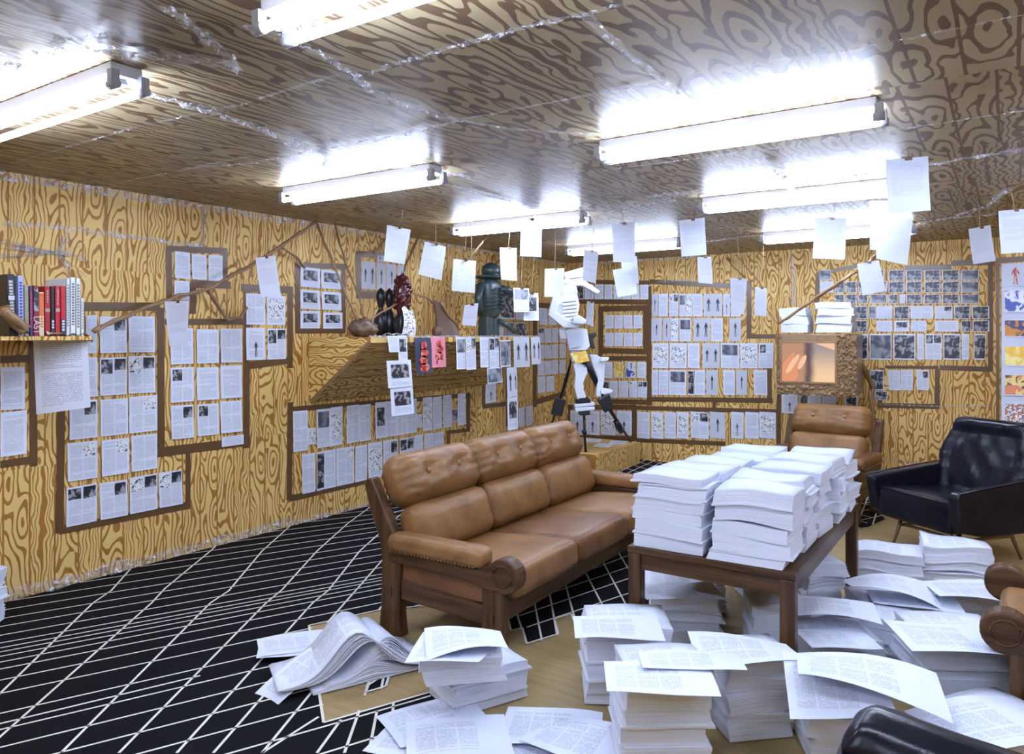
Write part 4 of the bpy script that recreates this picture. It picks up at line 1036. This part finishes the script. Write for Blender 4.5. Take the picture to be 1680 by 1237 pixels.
part('joint_cover', [[(952, 567), (962, 567), (966, 600), (959, 606), (953, 590)]], .14, 'blackpl')
part('joint_cover', [[(966, 548), (978, 545), (979, 550), (973, 556), (977, 572), (970, 572)]], .08, 'blackpl')
def rod(name, pts, r, mat='blackpl'): return MB().tube([FP(*q) for q in pts], r, 8).build(name, mat, fg)
part('outrigger_block', [[(912, 652), (929, 657), (922, 684), (904, 680)]], .14, 'blackpl')
part('outrigger_block', [[(980, 657), (1000, 646), (1008, 668), (993, 678)]], .14, 'blackpl')
rod('outrigger_rod', [(944, 560, 8.4), (930, 620, 8.5), (918, 660, 8.7), (893, 728, 9.08)], [.022, .022, .015, .012])
rod('outrigger_rod', [(960, 590, 8.4), (980, 630, 8.6), (1003, 676, 8.9), (1035, 725, 9.3)], [.035, .035, .024, .012])
rod('outrigger_bulb', [(1010, 690, 9.0), (1015, 700, 9.05), (1019, 708, 9.1)], [.028, .045, .04])
rod('support_rod', [(958, 680, 8.45), (959, 712, 8.48), (961, 742, 8.5)], .014)
rod('support_knob', [(958, 705, 8.48), (959, 712, 8.48)], .028)
o = slab(MB(), [(935, 580), (961, 575), (968, 592), (945, 597)], .004, D0 - .14).build('yellow_print', 'yellowpic', None, FO)
tag(o, 'small yellow-orange print stuck on the hip of the white figure', 'print')
o = slab(MB(), [(930, 547), (955, 545), (958, 566), (935, 572)], .003, D0 - .1).build('figure_note', 'blank', None, FO); tag(o, 'blank white note pinned on the pelvis of the white figure', 'sheet')

# ------------------------------------------------------------------ television
TY = 7.95
a, b = at_y(1275, 645, TY), at_y(1402, 548, TY)
tv = empty('television', ((a.x + b.x) / 2, TY, a.z), 0, 'television wrapped in crumpled brown tape showing a hand on skin', 'television')
w, h = b.x - a.x, b.z - a.z
xa, xb = at_y(1283, 563, TY).x, at_y(1370, 563, TY).x; zt, zb = at_y(1320, 563, TY).z, at_y(1320, 626, TY).z
ox, oz = tv.location.x, tv.location.z
mb = MB(); x0, x1, z0, z1 = -w / 2, w / 2, 0, h; sx0, sx1, sz0, sz1 = xa - ox, xb - ox, zb - oz, zt - oz
def bar(p, q, r_=.0, dep=.5, yoff=0): mb.box(((p[0] + q[0]) / 2, dep / 2 + yoff, (p[1] + q[1]) / 2), (abs(q[0] - p[0]), dep, abs(q[1] - p[1])))
bar((x0, z0), (x1, sz0)); bar((x0, sz1), (x1, z1)); bar((x0, sz0), (sx0, sz1)); bar((sx1, sz0), (x1, sz1)); mb.box((0, .3, h / 2), (w - .01, .4, h - .01))
mb.build('cabinet', 'brownfoil', tv, bevel=.01)
# crumpled tape over the front
mb = MB()
def cr(u, v, X0, X1, Z0, Z1, sd): p = Vector((X0 + (X1 - X0) * u, 0, Z0 + (Z1 - Z0) * v)); return (p.x, -.004 - .04 * abs((noise.noise(Vector((p.x * 17, sd, p.z * 21))) + .6 * noise.noise(Vector((p.x * 44, sd, p.z * 38))))), p.z)
mb.grid(lambda u, v: cr(u, v, sx1 + .02, x1 + .02, z0, z1, 1), 26, 40, sm=False); mb.grid(lambda u, v: cr(u, v, x0, x1, z0 - .01, sz0 - .012, 2), 60, 12, sm=False); mb.grid(lambda u, v: cr(u, v, x0, sx0 - .012, z0, z1, 3), 8, 40, sm=False)
mb.build('tape_wrapping', 'brownfoil', tv)
mb = MB()
for p, q in (((sx0 - .02, sz0 - .02), (sx1 + .02, sz0)), ((sx0 - .02, sz1), (sx1 + .02, sz1 + .02)), ((sx0 - .02, sz0), (sx0, sz1)), ((sx1, sz0), (sx1 + .02, sz1))): bar(p, q, dep=.03, yoff=-.02)
mb.build('bezel', 'rope', tv, bevel=.003)
m, b_ = start('screen_picture')
for n in list(m.node_tree.nodes):
    if n.type == 'BSDF_PRINCIPLED': m.node_tree.nodes.remove(n)
uv = coord('UV'); u_, v_, _ = sep(uv); f1 = (u_ + noi(uv, 3, 2) * .12).step(.45, .56); f2 = (u_ + noi(uv, 3, 2) * .1).step(.56, .72)
c_ = mixc(f2, mixc(f1, (.36, .20, .13), (.10, .07, .08)), mixc(v_.step(.1, 1), (.62, .42, .26), (.25, .21, .21)))
e_ = m.node_tree.nodes.new('ShaderNodeEmission'); m.node_tree.links.new(c_.k, e_.inputs[0]); e_.inputs[1].default_value = 1.35
m.node_tree.links.new(e_.outputs[0], [n for n in m.node_tree.nodes if n.type == 'OUTPUT_MATERIAL'][0].inputs[0]); M['screen'] = m
mb = MB(); SX, SZ = sx1 - sx0, sz1 - sz0
mb.grid(lambda u, v: (sx0 + SX * u, -.004, sz0 + SZ * v), 1, 1, 0, sm=False)
def blob(pts, mi, y):   # flat shape of the picture on the screen
    b0 = len(mb.v); mb.v += [(sx0 + SX * p[0], y, sz0 + SZ * p[1]) for p in pts]; mb.face(range(b0, b0 + len(pts)), mi)
for k, (cx, cy, lx, ly, ang) in enumerate(((.12, .52, .055, .26, -.5), (.21, .46, .055, .28, -.45), (.31, .44, .055, .26, -.4), (.39, .5, .05, .2, -.35))):
    blob([(cx + lx * math.cos(t_) * math.cos(ang) - ly * math.sin(t_) * math.sin(ang), cy + (lx * math.cos(t_) * math.sin(ang) + ly * math.sin(t_) * math.cos(ang))) for t_ in [i_ * math.pi / 9 for i_ in range(18)]], 1 + k % 2, -.0045 - .0004 * k)
blob([(0.0, 0.0), (.24, 0), (.33, .18), (.22, .4), (.05, .45), (0, .4)], 1, -.0044); blob([(.62, 1), (1, .82), (1, 1)], 2, -.0044)
mb.build('screen', ['screen', 'screenskin', 'screenskin2'], tv)

# ------------------------------------------------------------------ paper stacks
def stack(label, c, rot, w, d, h, seed, group=None, curl=.012, jit=.006, top='text3', bundles=None, name='paper_stack', z0=0.0, lean=(0, 0), twist=.05, droop=0.0, cat='paper stack', arch=None):
    """c = centre of the base; layers of sheets gathered in bundles, each bundle a little turned and bent"""
    R = random.Random(seed * 13 + 5)
    t = empty(name, (c[0], c[1], z0), rot, label, cat, group)
    bundles = bundles or max(1, int(round(h / .062))); z = 0.0; pitch = .0045; zz = 0.0
    cuts = sorted(R.uniform(.12, .95) for _ in range(bundles - 1)) if bundles > 1 else []
    hs = [R.uniform(.7, 1.3) for _ in range(bundles)]; s_ = sum(hs); hs = [x * h / s_ for x in hs]
    ox, oy, orr = 0.0, 0.0, 0.0; ph = R.uniform(0, 6)
    for bi, bh in enumerate(hs):
        mb = MB(); n = max(3, int(bh / pitch)); th = bh / n
        ox += R.uniform(-.024, .024); oy += R.uniform(-.02, .02); ox *= .7; oy *= .7; orr = R.uniform(-twist, twist)
        sw, sd_ = w * R.uniform(.97, 1.02), d * R.uniform(.97, 1.02)
        a1, a2, a3 = R.uniform(-.4, 1.0), R.uniform(-.6, .8), R.uniform(-.5, .5)
        lipx = R.uniform(1.0, 1.07)
        drift = (R.uniform(-.02, .02), R.uniform(-.02, .02))
        for li in range(n):
            zc = zz + th * li; f = zc / max(h, .05); amp = curl * min(1, f * 1.6 + .05)
            fl = li / n
            jx, jy, jr = R.uniform(-jit, jit) * .16 + drift[0] * (fl - .5), R.uniform(-jit, jit) * .16 + drift[1] * (fl - .5), R.uniform(-.003, .003)
            lip = li < 2 and bi > 0; ex = lipx if lip else 1.0
            last = li == n - 1
            if last and bi < bundles - 1 and R.random() < .6: jx += R.uniform(-.012, .012); jy += R.uniform(-.012, .012)
            ca, sa = math.cos(orr + jr), math.sin(orr + jr)
            def fn(u, v, hz):
                x, y = (u - .5) * sw * ex, (v - .5) * sd_ * ex
                zb = amp * (a1 * (1 - (2 * u - 1) ** 2) + a2 * (1 - (2 * v - 1) ** 2) + a3 * (2 * u - 1) * (2 * v - 1)) + amp * .25 * math.sin(u * 7 + ph)
                if droop and bi == bundles - 1: zb -= droop * (abs(2 * u - 1) ** 3) * (fl + .3)
                if arch: zb += arch * f * math.sin(math.pi * min(1, max(0, u))) ** 1.5
                X, Y = x * ca - y * sa + ox + jx + lean[0] * f, x * sa + y * ca + oy + jy + lean[1] * f
                return (X, Y, max(.0004, zc + hz + max(zb, -zc * .5)))
            nu, nv = 6, 4; b0 = len(mb.v)
            for hz in (0, th * .93):
                for j in range(nv + 1):
                    for i in range(nu + 1): mb.v.append(fn(i / nu, j / nv, hz))
            N = (nu + 1) * (nv + 1)
            for j in range(nv):
                for i in range(nu):
                    q = b0 + j * (nu + 1) + i
                    uvq = [((i + di) / nu, (j + dj) / nv) for di, dj in ((0, 0), (1, 0), (1, 1), (0, 1))]
                    if last or li % 4 == 0 or True: mb.face([q + N, q + N + 1, q + N + nu + 2, q + N + nu + 1], 1 if last else 0, uvq, True)
                    if li == 0: mb.face([q, q + nu + 1, q + nu + 2, q + 1], 0, None, True)
            ring = [b0 + i for i in range(nu + 1)] + [b0 + (nu + 1) * (j + 1) + nu for j in range(nv)] + [b0 + (nu + 1) * nv + i for i in reversed(range(nu))] + [b0 + (nu + 1) * j for j in reversed(range(1, nv))]
            for k in range(len(ring)):
                p, q = ring[k], ring[(k + 1) % len(ring)]; mb.face([p, q, q + N, p + N], 0)
        zz += bh
        mb.build('paper_bundle', ['edge', top], t)
    return t
def loose(label, c, rot, w=.30, d=.42, bend=(0, 0, 0), tex='text3', name='loose_sheet', group='loose printed sheets on the floor piles', n=1, fan=.08, seed=0, tilt=(0, 0)):
    """a few sheets slipped over each other share one object only when n = 1"""
    R = random.Random(seed)
    for k in range(n):
        mb = MB(); bx, by, bt = bend
        def f(u, v, o):
            x, y = (u - .5) * w, (v - .5) * d
            z = bx * (1 - (2 * u - 1) ** 2) + by * (1 - (2 * v - 1) ** 2) + bt * (2 * u - 1) * (2 * v - 1) + tilt[0] * x + tilt[1] * y + .004 * math.sin(u * 5 + v * 3 + seed)
            return (x, y, z + o)
        mb.grid(lambda u, v: f(u, v, .001), 10, 10, 0); mb.grid(lambda u, v: f(u, v, 0), 10, 10, 0, flip=True)
        o = mb.build(name, tex, None, (c[0] + k * .03 * R.uniform(-1, 1), c[1] + k * .03 * R.uniform(-1, 1), c[2] + k * .003), (0, 0, rot + k * R.uniform(-fan, fan)))
        tag(o, label[k] if isinstance(label, (list, tuple)) else label, 'sheet', group)

# table stacks: two columns of blocks
TX0, TX1, TY0, TY1, TZ = -1.51, -.745, 3.26, 4.86, .60
colx = (-1.315, -.945); RR = random.Random(9)
rows_ = ['nearest', 'second', 'third', 'fourth', 'farthest']
for ci, side in enumerate(('left', 'right')):
    for ri in range(5):
        hh = (.345, .325, .315, .295, .30)[ri] if ci == 0 else (.315, .315, .325, .325, .315)[ri]
        y = TY0 + .155 + ri * .315
        stack(f'{rows_[ri]} white paper stack in the {side} column on the wooden table', (colx[ci] + (0.015 if ci and ri > 1 else 0), y), RR.uniform(-.05, .05), .335, .262, hh, 20 + ci * 5 + ri,
              'paper stacks on the wooden table', curl=.014, jit=.006 if not (ci and ri > 1) else .014, top='blank', z0=TZ + .0015, twist=.035 if ri < 2 else .12)
GS = 'paper stacks on the floor'
def fs(label, px, py, w, d, h, rot, seed, **k):
    """stack whose base centre stands at the floor point under (px, py)"""
    p = at_z(px, py, 0); return stack(label, (p.x, p.y), rot, w, d, h, seed, GS, z0=.005, **k)
cy = YAW
fs('squared low block of paper under the turned pile by the sofa arm', 790, 1140, .36, .25, .16, cy + math.radians(32), 50, top='text3', jit=.004)
stack('turned upper pile on the low block in front of the sofa arm', (at_z(760, 1108, .165).x - .01, at_z(760, 1108, .165).y), cy + math.radians(8), .33, .25, .12, 51, GS, z0=.182, droop=.01, curl=.02, jit=.008)
fs('tall floor stack left of the table front leg', 1022, 1134, .36, .29, .33, cy - .02, 52, curl=.008)
fs('nearest tall floor stack at the bottom centre', 1080, 1244, .31, .27, .37, cy + .03, 53, curl=.008)
fs('jagged-edged floor stack just in front of the table right leg', 1228, 1188, .27, .25, .315, cy + .12, 54, twist=.16, jit=.012)
fs('leaning floor stack under the left side of the table', 1125, 1040, .34, .28, .30, cy - .1, 55, twist=.12, lean=(-.05, .02))
fs('back pile under the table with shaded top', 1128, 996, .34, .28, .26, cy + .25, 56, twist=.08)
fs('wide shaded stack deep under the table', 1252, 978, .29, .28, .27, cy + .1, 57)
fs('shaded stack behind the table right leg', 1270, 1068, .28, .25, .26, cy - .1, 58)
fs('crumpled tall pile behind the table right side', 1335, 1010, .24, .26, .33, cy + .2, 59, twist=.25, jit=.02)
fs('small stack right of the table leg under a tilted sheet', 1372, 1110, .30, .26, .22, cy + .0, 60)
fs('dark-sided pile between the table leg and the big square stack', 1442, 1080, .28, .24, .22, cy - .45, 61)
fs('big square stack with even layers at the right', 1560, 1150, .37, .31, .33, cy - .12, 62, curl=.006, jit=.004, twist=.02)
fs('stack hidden under the curled sheets left of the black armrest', 1375, 1225, .28, .26, .29, cy - .2, 63, twist=.12)
fs('fanned pile with a curled-up sheet right of the table', 1458, 1040, .34, .28, .20, cy - .2, 64, twist=.2)
fs('left one of the two neat stacks before the black armchair', 1462, 968, .36, .28, .25, cy - .45, 65, curl=.03)
fs('right one of the two neat stacks before the black armchair', 1570, 962, .37, .30, .28, cy - .4, 66, curl=.03)
fs('stack with a ragged top behind the far wooden scroll', 1604, 1038, .34, .28, .24, cy - .2, 67, curl=.02)
fs('low pile at the bottom right beside the near wooden scroll', 1640, 1262, .40, .34, .20, cy + .3, 68, curl=.01, twist=.2)
p = at_z(-55, 1035, 0)
stack('white paper pile cut by the left edge of the photo', (p.x, p.y), cy + .1, .24, .26, .30, 69, GS, z0=.005, twist=.2, jit=.02)

# blocks on top of the television
for i, (xa_, xb_, yt_, lab) in enumerate(((1279, 1322, 508, 'left paper block with bowed sides on the television'), (1336, 1394, 500, 'right paper block in four bundles on the television'))):
    a_, b_ = at_y(xa_, 550, TY + .02), at_y(xb_, 550, TY + .02); zt_ = at_y(xa_, yt_, TY + .02).z
    stack(lab, ((a_.x + b_.x) / 2, TY + .17), .02, b_.x - a_.x, .28, zt_ - (tv.location.z + h) - .004, 80 + i, 'paper blocks on the television', z0=tv.location.z + h + .016, bundles=3 if i == 0 else 4, top='blank', curl=.02, jit=.004)

# arched pile of fanned sheets in front of the sofa
def arch_pile():
    A, B = at_z(505, 1120, 0), at_z(650, 1085, 0)
    c = (A + B) / 2; ang = math.atan2(B.y - A.y, B.x - A.x)
    t = empty('paper_pile', (c.x, c.y, .005), ang, 'slumped pile of sheets arched like a wave in front of the sofa', 'paper pile', GS)
    R = random.Random(4); L, Wd = .50, .29
    def bundle(z0, z1, amp0, amp1, off, rot, top, n, Lk=1.0):
        mb = MB()
        for k in range(n):
            f = k / max(1, n - 1); zc = z0 + (z1 - z0) * f; amp = amp0 + (amp1 - amp0) * f; th = (z1 - z0) / n
            sh_ = R.uniform(-.006, .006); sk_ = R.uniform(-.006, .006) + off[0] + off[2] * f
            ca, sa = math.cos(rot + R.uniform(-.01, .01)), math.sin(rot)
            last = k == n - 1
            def fn(u, v, hz):
                x = (u - .5) * L * Lk + sk_; y = (v - .5) * Wd + sh_ + off[1]
                bell = math.exp(-((u - .56) / .23) ** 2)
                z = max(.0005, (zc * (.25 + .75 * bell) + amp * bell) + hz)
                return (x * ca - y * sa, x * sa + y * ca, z)
            nu, nv = 20, 2; b0 = len(mb.v)
            for hz in (0, th * .9):
                for j in range(nv + 1):
                    for i in range(nu + 1): mb.v.append(fn(i / nu, j / nv, hz))
            N = (nu + 1) * (nv + 1)
            for j in range(nv):
                for i in range(nu):
                    q = b0 + j * (nu + 1) + i
                    mb.face([q + N, q + N + 1, q + N + nu + 2, q + N + nu + 1], 1 if last else 0, [((i + a) / nu, (j + b) / nv) for a, b in ((0, 0), (1, 0), (1, 1), (0, 1))], True)
            ring = [b0 + i for i in range(nu + 1)] + [b0 + (nu + 1) * (j + 1) + nu for j in range(nv)] + [b0 + (nu + 1) * nv + i for i in reversed(range(nu))] + [b0 + (nu + 1) * j for j in reversed(range(1, nv))]
            for k2 in range(len(ring)):
                p, q = ring[k2], ring[(k2 + 1) % len(ring)]; mb.face([p, q, q + N, p + N], 0)
        mb.build('paper_bundle', ['edge', top], t)
    bundle(0, .045, .0, .03, (.02, 0, 0), 0, 'blank', 12)
    bundle(.045, .11, .03, .07, (.06, .01, .02), .03, 'blank', 16)
    bundle(.115, .15, .07, .085, (.0, .0, -.05), -.1, 'text3', 8, 1.25)
arch_pile()
pp = at_z(485, 1062, .02)
loose(['flat sheet at the back left of the arched pile', 'sheet under it, corner turned to the left'], (pp.x, pp.y, .03), cy + .25, .36, .24, (.0, .0, .0), n=2, fan=.3, seed=2)
pp = at_z(470, 1110, .012); loose('long text sheet sliding off the arched pile towards the viewer', (pp.x + .09, pp.y + .03, .065), cy + .95, .42, .17, (.012, .0, .0), n=1, seed=3, tilt=(.30, 0))
# loose sheets at the bottom
for i, (x, y, r_, lab, z, b_) in enumerate((
    (712, 1180, .5, 'upper text sheet of the low heap at the bottom left of centre', .02, (.0, .01, .01)), (700, 1215, -.3, 'sheet sticking out left in the bottom heap', .012, (.0, .0, .01)),
    (752, 1212, .15, 'blank-cornered sheet on top of the bottom heap', .035, (.012, .0, .0)), (905, 1195, -.15, 'text sheet lying before the nearest tall stack', .02, (.01, .0, .0)),
    (880, 1222, .5, 'sheet poking left under the one before the nearest stack', .008, (0, .008, 0)), (955, 1215, -.5, 'fanned sheet tucked against the nearest tall stack', .03, (.01, 0, .02)))):
    pp = at_z(x, y, z); loose(lab, (pp.x, pp.y, z), cy + r_, .40, .30, b_, seed=10 + i)
for i, (x, y, z, r_, w2, d2, b_, tl_, lab) in enumerate((
    (763, 1053, .325, .15, .33, .24, (.02, .0, -.015), (0, 0), 'curved text sheet on the turned pile before the sofa'),
    (738, 1068, .312, -.25, .31, .21, (.0, .0, -.02), (0, 0), 'drooping sheet corner over the front of the turned pile'),
    (1013, 1030, .352, -.05, .37, .25, (.006, 0, 0), (0, 0), 'three-column text sheet on the tall stack left of the table leg'),
    (1082, 1112, .392, -.08, .38, .25, (.004, 0, 0), (0, 0), 'lower columned sheet on the nearest tall stack'),
    (1134, 1084, .405, -.06, .37, .15, (.004, 0, 0), (0, 0), 'upper columned sheet bridging the nearest stack to its neighbour'),
    (1222, 1068, .355, -.05, .40, .26, (.01, 0, -.02), (0, 0), 'bent text sheet on the jagged-edged stack'),
    (1115, 970, .335, .1, .40, .22, (.0, 0, .01), (0, 0), 'shaded sheet on the leaning stack under the table'),
    (1372, 1000, .30, -.3, .36, .26, (.015, 0, 0), (0, 0), 'fanned text sheet to the right of the table leg'),
    (1372, 1047, .245, -.02, .31, .25, (.0, 0, 0), (0, -.05), 'text sheet facing up on the small stack right of the leg'),
    (1425, 1115, .36, -.35, .48, .30, (.03, .0, .02), (-.1, 0), 'big curled text sheet over the stack beside the black armrest'),
    (1372, 1130, .33, -.25, .34, .26, (.0, .0, -.03), (.0, .3), 'sheet folding down in front of the curled one'),
    (1462, 968, .27, -.25, .42, .28, (.04, .0, .03), (-.08, 0), 'sheet with curled-up corner on the fanned pile'),
    (1500, 985, .235, -.3, .42, .24, (.0, .0, .01), (0, 0), 'flat sheet sliding right from the fanned pile'),
    (1555, 1045, .352, -.12, .40, .31, (.0, 0, 0), (0, 0), 'text sheet squared on the big even stack'),
    (1597, 970, .275, -.2, .42, .30, (.012, 0, .01), (0, 0), 'wide text sheet on the ragged stack behind the scroll'),
    (1622, 1190, .235, .25, .42, .32, (.02, 0, 0), (0, 0), 'text sheet on the low pile at the bottom right'))):
    pp = at_z(x, y, z); loose(lab, (pp.x, pp.y, z), cy + r_, w2, d2, b_, seed=30 + i, tilt=tl_, group='loose sheets on top of floor stacks')

# ------------------------------------------------------------------ wooden table
t = empty('wooden_table', ((TX0 + TX1) / 2, (TY0 + TY1) / 2, .0005), 0, 'dark oak table carrying ten white paper stacks', 'table')
W_, L_ = TX1 - TX0, TY1 - TY0
for s in (-1, 1):
    MB().box((0, s * (L_ / 2 - .035), TZ - .016), (W_, .07, .03)).build('top_frame', 'wood', t, bevel=.003)
    MB().box((s * (W_ / 2 - .035), 0, TZ - .016), (.07, L_ - .14, .03)).build('top_frame', 'woody', t, bevel=.003)
MB().box((0, 0, TZ - .018), (W_ - .14, L_ - .14, .026)).build('top_panel', 'woody', t)
for s in (-1, 1):
    MB().box((0, s * (L_ / 2 - .03), TZ - .07), (W_ - .12, .03, .075)).build('apron', 'wood', t, bevel=.002)
    MB().box((s * (W_ / 2 - .03), 0, TZ - .07), (.03, L_ - .12, .075)).build('apron', 'woody', t, bevel=.002)
    for s2 in (-1, 1): MB().box((s * (W_ / 2 - .033), s2 * (L_ / 2 - .033), (TZ - .033) / 2), (.062, .062, TZ - .034)).build('leg', 'woodz', t, bevel=.004)

# ------------------------------------------------------------------ sofa and its two armchairs
def upholstered(label, cat, loc, rz, n, sw, name):
    t = empty(name, loc, rz, label, cat); half = n * sw / 2; ye = half + .045
    for s in (-1, 1):
        y0_, y1_ = s * (ye - .035), s * (ye + .035)
        post = [(-.42, 0), (-.26, 0), (-.275, .12), (-.265, .42), (-.30, .52), (-.39, .68), (-.455, .80), (-.475, .825), (-.51, .815), (-.52, .78), (-.475, .64), (-.41, .50), (-.395, .40), (-.40, .14)]
        MB().prism(post, min(y0_, y1_), max(y0_, y1_), 1).build('rear_leg', 'woodz', t, bevel=.01)
        MB().box((.315, s * ye, .19), (.115, .07, .38)).build('front_leg', 'woodz', t, bevel=.008)
        MB().box((.318, s * (ye + .037), .215), (.02, .012, .045)).box((-.33, s * (ye + .037), .235), (.02, .012, .05)).build('peg', 'woodz', t, bevel=.003)
        MB().prism([(-.27, .20), (.26, .175), (.26, .265), (.1, .285), (-.1, .30), (-.27, .31)], s * ye - .02, s * ye + .02, 1).build('side_rail', 'wood', t, bevel=.006)
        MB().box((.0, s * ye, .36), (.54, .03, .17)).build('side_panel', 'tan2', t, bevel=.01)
        arm = [(-.33, .395), (.2, .375), (.30, .355)] + [(.385 + .088 * math.cos(a), .435 + .085 * math.sin(a)) for a in [math.radians(x) for x in range(-115, 150, 15)]] + [(.24, .45), (-.33, .455)]
        MB().prism(arm, s * ye - .045, s * ye + .045, 1).build('arm_rail', 'wood', t, bevel=.012)
        so = MB(); ring = [(.385 + .052 * math.cos(a), s * (ye + .047), .437 + .050 * math.sin(a)) for a in [i * math.pi / 12 for i in range(25)]]
        so.tube(ring, .005, 6, cap=False); so.build('carved_ring', 'wood', t)
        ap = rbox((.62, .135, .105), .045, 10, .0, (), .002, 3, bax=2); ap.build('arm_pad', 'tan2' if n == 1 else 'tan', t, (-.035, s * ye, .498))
        st = MB()
        for k in range(26): st.ball((-.31 + k * .0215, s * (ye + .066), .462), .0065, 4)
        st.build('stud_row', 'tan2', t)
    MB().box((.30, 0, .215), (.04, 2 * ye - .07, .10)).build('front_rail', 'woody', t, bevel=.006)
    MB().box((-.33, 0, .24), (.04, 2 * ye - .07, .10)).build('back_rail', 'woody', t, bevel=.006)
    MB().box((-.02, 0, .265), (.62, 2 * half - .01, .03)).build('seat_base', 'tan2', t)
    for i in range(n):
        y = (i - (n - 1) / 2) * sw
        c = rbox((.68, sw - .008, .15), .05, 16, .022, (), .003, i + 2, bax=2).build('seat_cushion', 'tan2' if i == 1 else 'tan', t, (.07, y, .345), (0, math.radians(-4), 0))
        c = rbox((.17, sw - .008, .29), .075, 16, .03, (), .005, i + 7, bax=0).build('back_cushion', 'tan', t, (-.265, y, .535), (0, math.radians(-18), 0))
        dents = ((-sw * .2, .012), (sw * .2, .012))
        hc = rbox((.20, sw + .012, .30), .095, 30, .03, dents, .011, i + 1, bax=0).build('head_cushion', 'tan', t, (-.385, y, .79), (0, math.radians(-24), 0))
        for dy, dz in dents:
            MB().ball((.100, dy, dz), (.012, .018, .018), 8).build('button', 'button', hc)
    return t
upholstered('long three-seat tan leather sofa with dark oak frame and buttoned headrests', 'sofa', (-2.44, 4.09, .001), math.radians(1.5), 3, .70, 'leather_sofa')
upholstered('tan leather armchair with buttoned headrest below the taped television', 'armchair', (-1.43, 7.15, .006), math.radians(-96), 1, .70, 'leather_armchair')
upholstered('tan leather armchair seen only by its carved wooden scroll arms at the right edge', 'armchair', (.375, 3.88, .001), math.radians(180), 1, .60, 'leather_armchair')

# ------------------------------------------------------------------ black leather armchairs
def black_chair(label, loc, rz):
    t = empty('black_armchair', loc, rz, label, 'armchair', None)
    for s in (-1, 1):
        y0_, y1_ = sorted((s * .315, s * .40))
        prof = [(.40, .27), (.44, .50), (.42, .535), (.10, .565), (-.34, .60), (-.40, .56), (-.33, .30), (-.2, .22), (.2, .225)]
        MB().prism(prof, y0_, y1_, 1).build('arm_panel', 'black', t, bevel=.018, seg=3)
        pp_ = [(.44, s * .40, .50), (.425, s * .40, .537), (.10, s * .40, .568), (-.34, s * .40, .602)]
        MB().tube(pp_, .006, 6).build('piping', 'piping', t)
    rbox((.64, .64, .22), .03, 12, .01, (), .002, 2, bax=2).build('seat_cushion', 'black', t, (.09, 0, .335), (0, math.radians(-3), 0))
    MB().tube([(.405, -.31, .455), (.405, .31, .455)], .007, 6).build('piping', 'piping', t)
    mb = rbox((.12, .76, .62), .045, 26, .02, (), .010, 5, bax=0)
    nv = []
    for x, y, z in mb.v:
        f = (z + .31) / .62; k = (.80 + .22 * math.sin(min(1, f * 1.15) * math.pi * .62)) if f < .55 else 1.0 - (f - .55) * .62
        if x > 0 and abs(y) < .28 and -.26 < z < .20: x += .006 * math.sin(y * 30 + z * 9 + 2 * math.sin(z * 9)) * (1 - (abs(y) / .28) ** 2) - .018
        if x > 0 and z > .20: x += .018 * math.sin(min(1, (z - .20) / .10) * math.pi)
        nv.append((x, y * k, z))
    mb.v = nv; mb.build('backrest', 'black', t, (-.315, 0, .665), (0, math.radians(-18), 0))
    for sx, sy in ((1, 1), (1, -1), (-1, 1), (-1, -1)):
        MB().tube([(sx * .22 + (.02 if sx > 0 else 0), sy * .24, .24), (sx * .30, sy * .28, 0.0)], [.017, .009], 10).build('leg', 'brass', t)
    mb = MB()
    mb.box((0, .25, .165), (.50, .03, .018)).box((0, -.25, .165), (.50, .03, .018)).box((.22, 0, .165), (.03, .5, .018)); mb.build('leg_frame', 'brass', t, bevel=.003)
    return t
black_chair('black leather armchair on thin metal legs facing the table at the right', (-.33, 6.38, .001), math.atan2(-.79, -.61))
black_chair('black leather armchair seen from behind at the bottom right corner', (.105, 1.80, .001), math.radians(77)).scale = (.95, .95, .95)
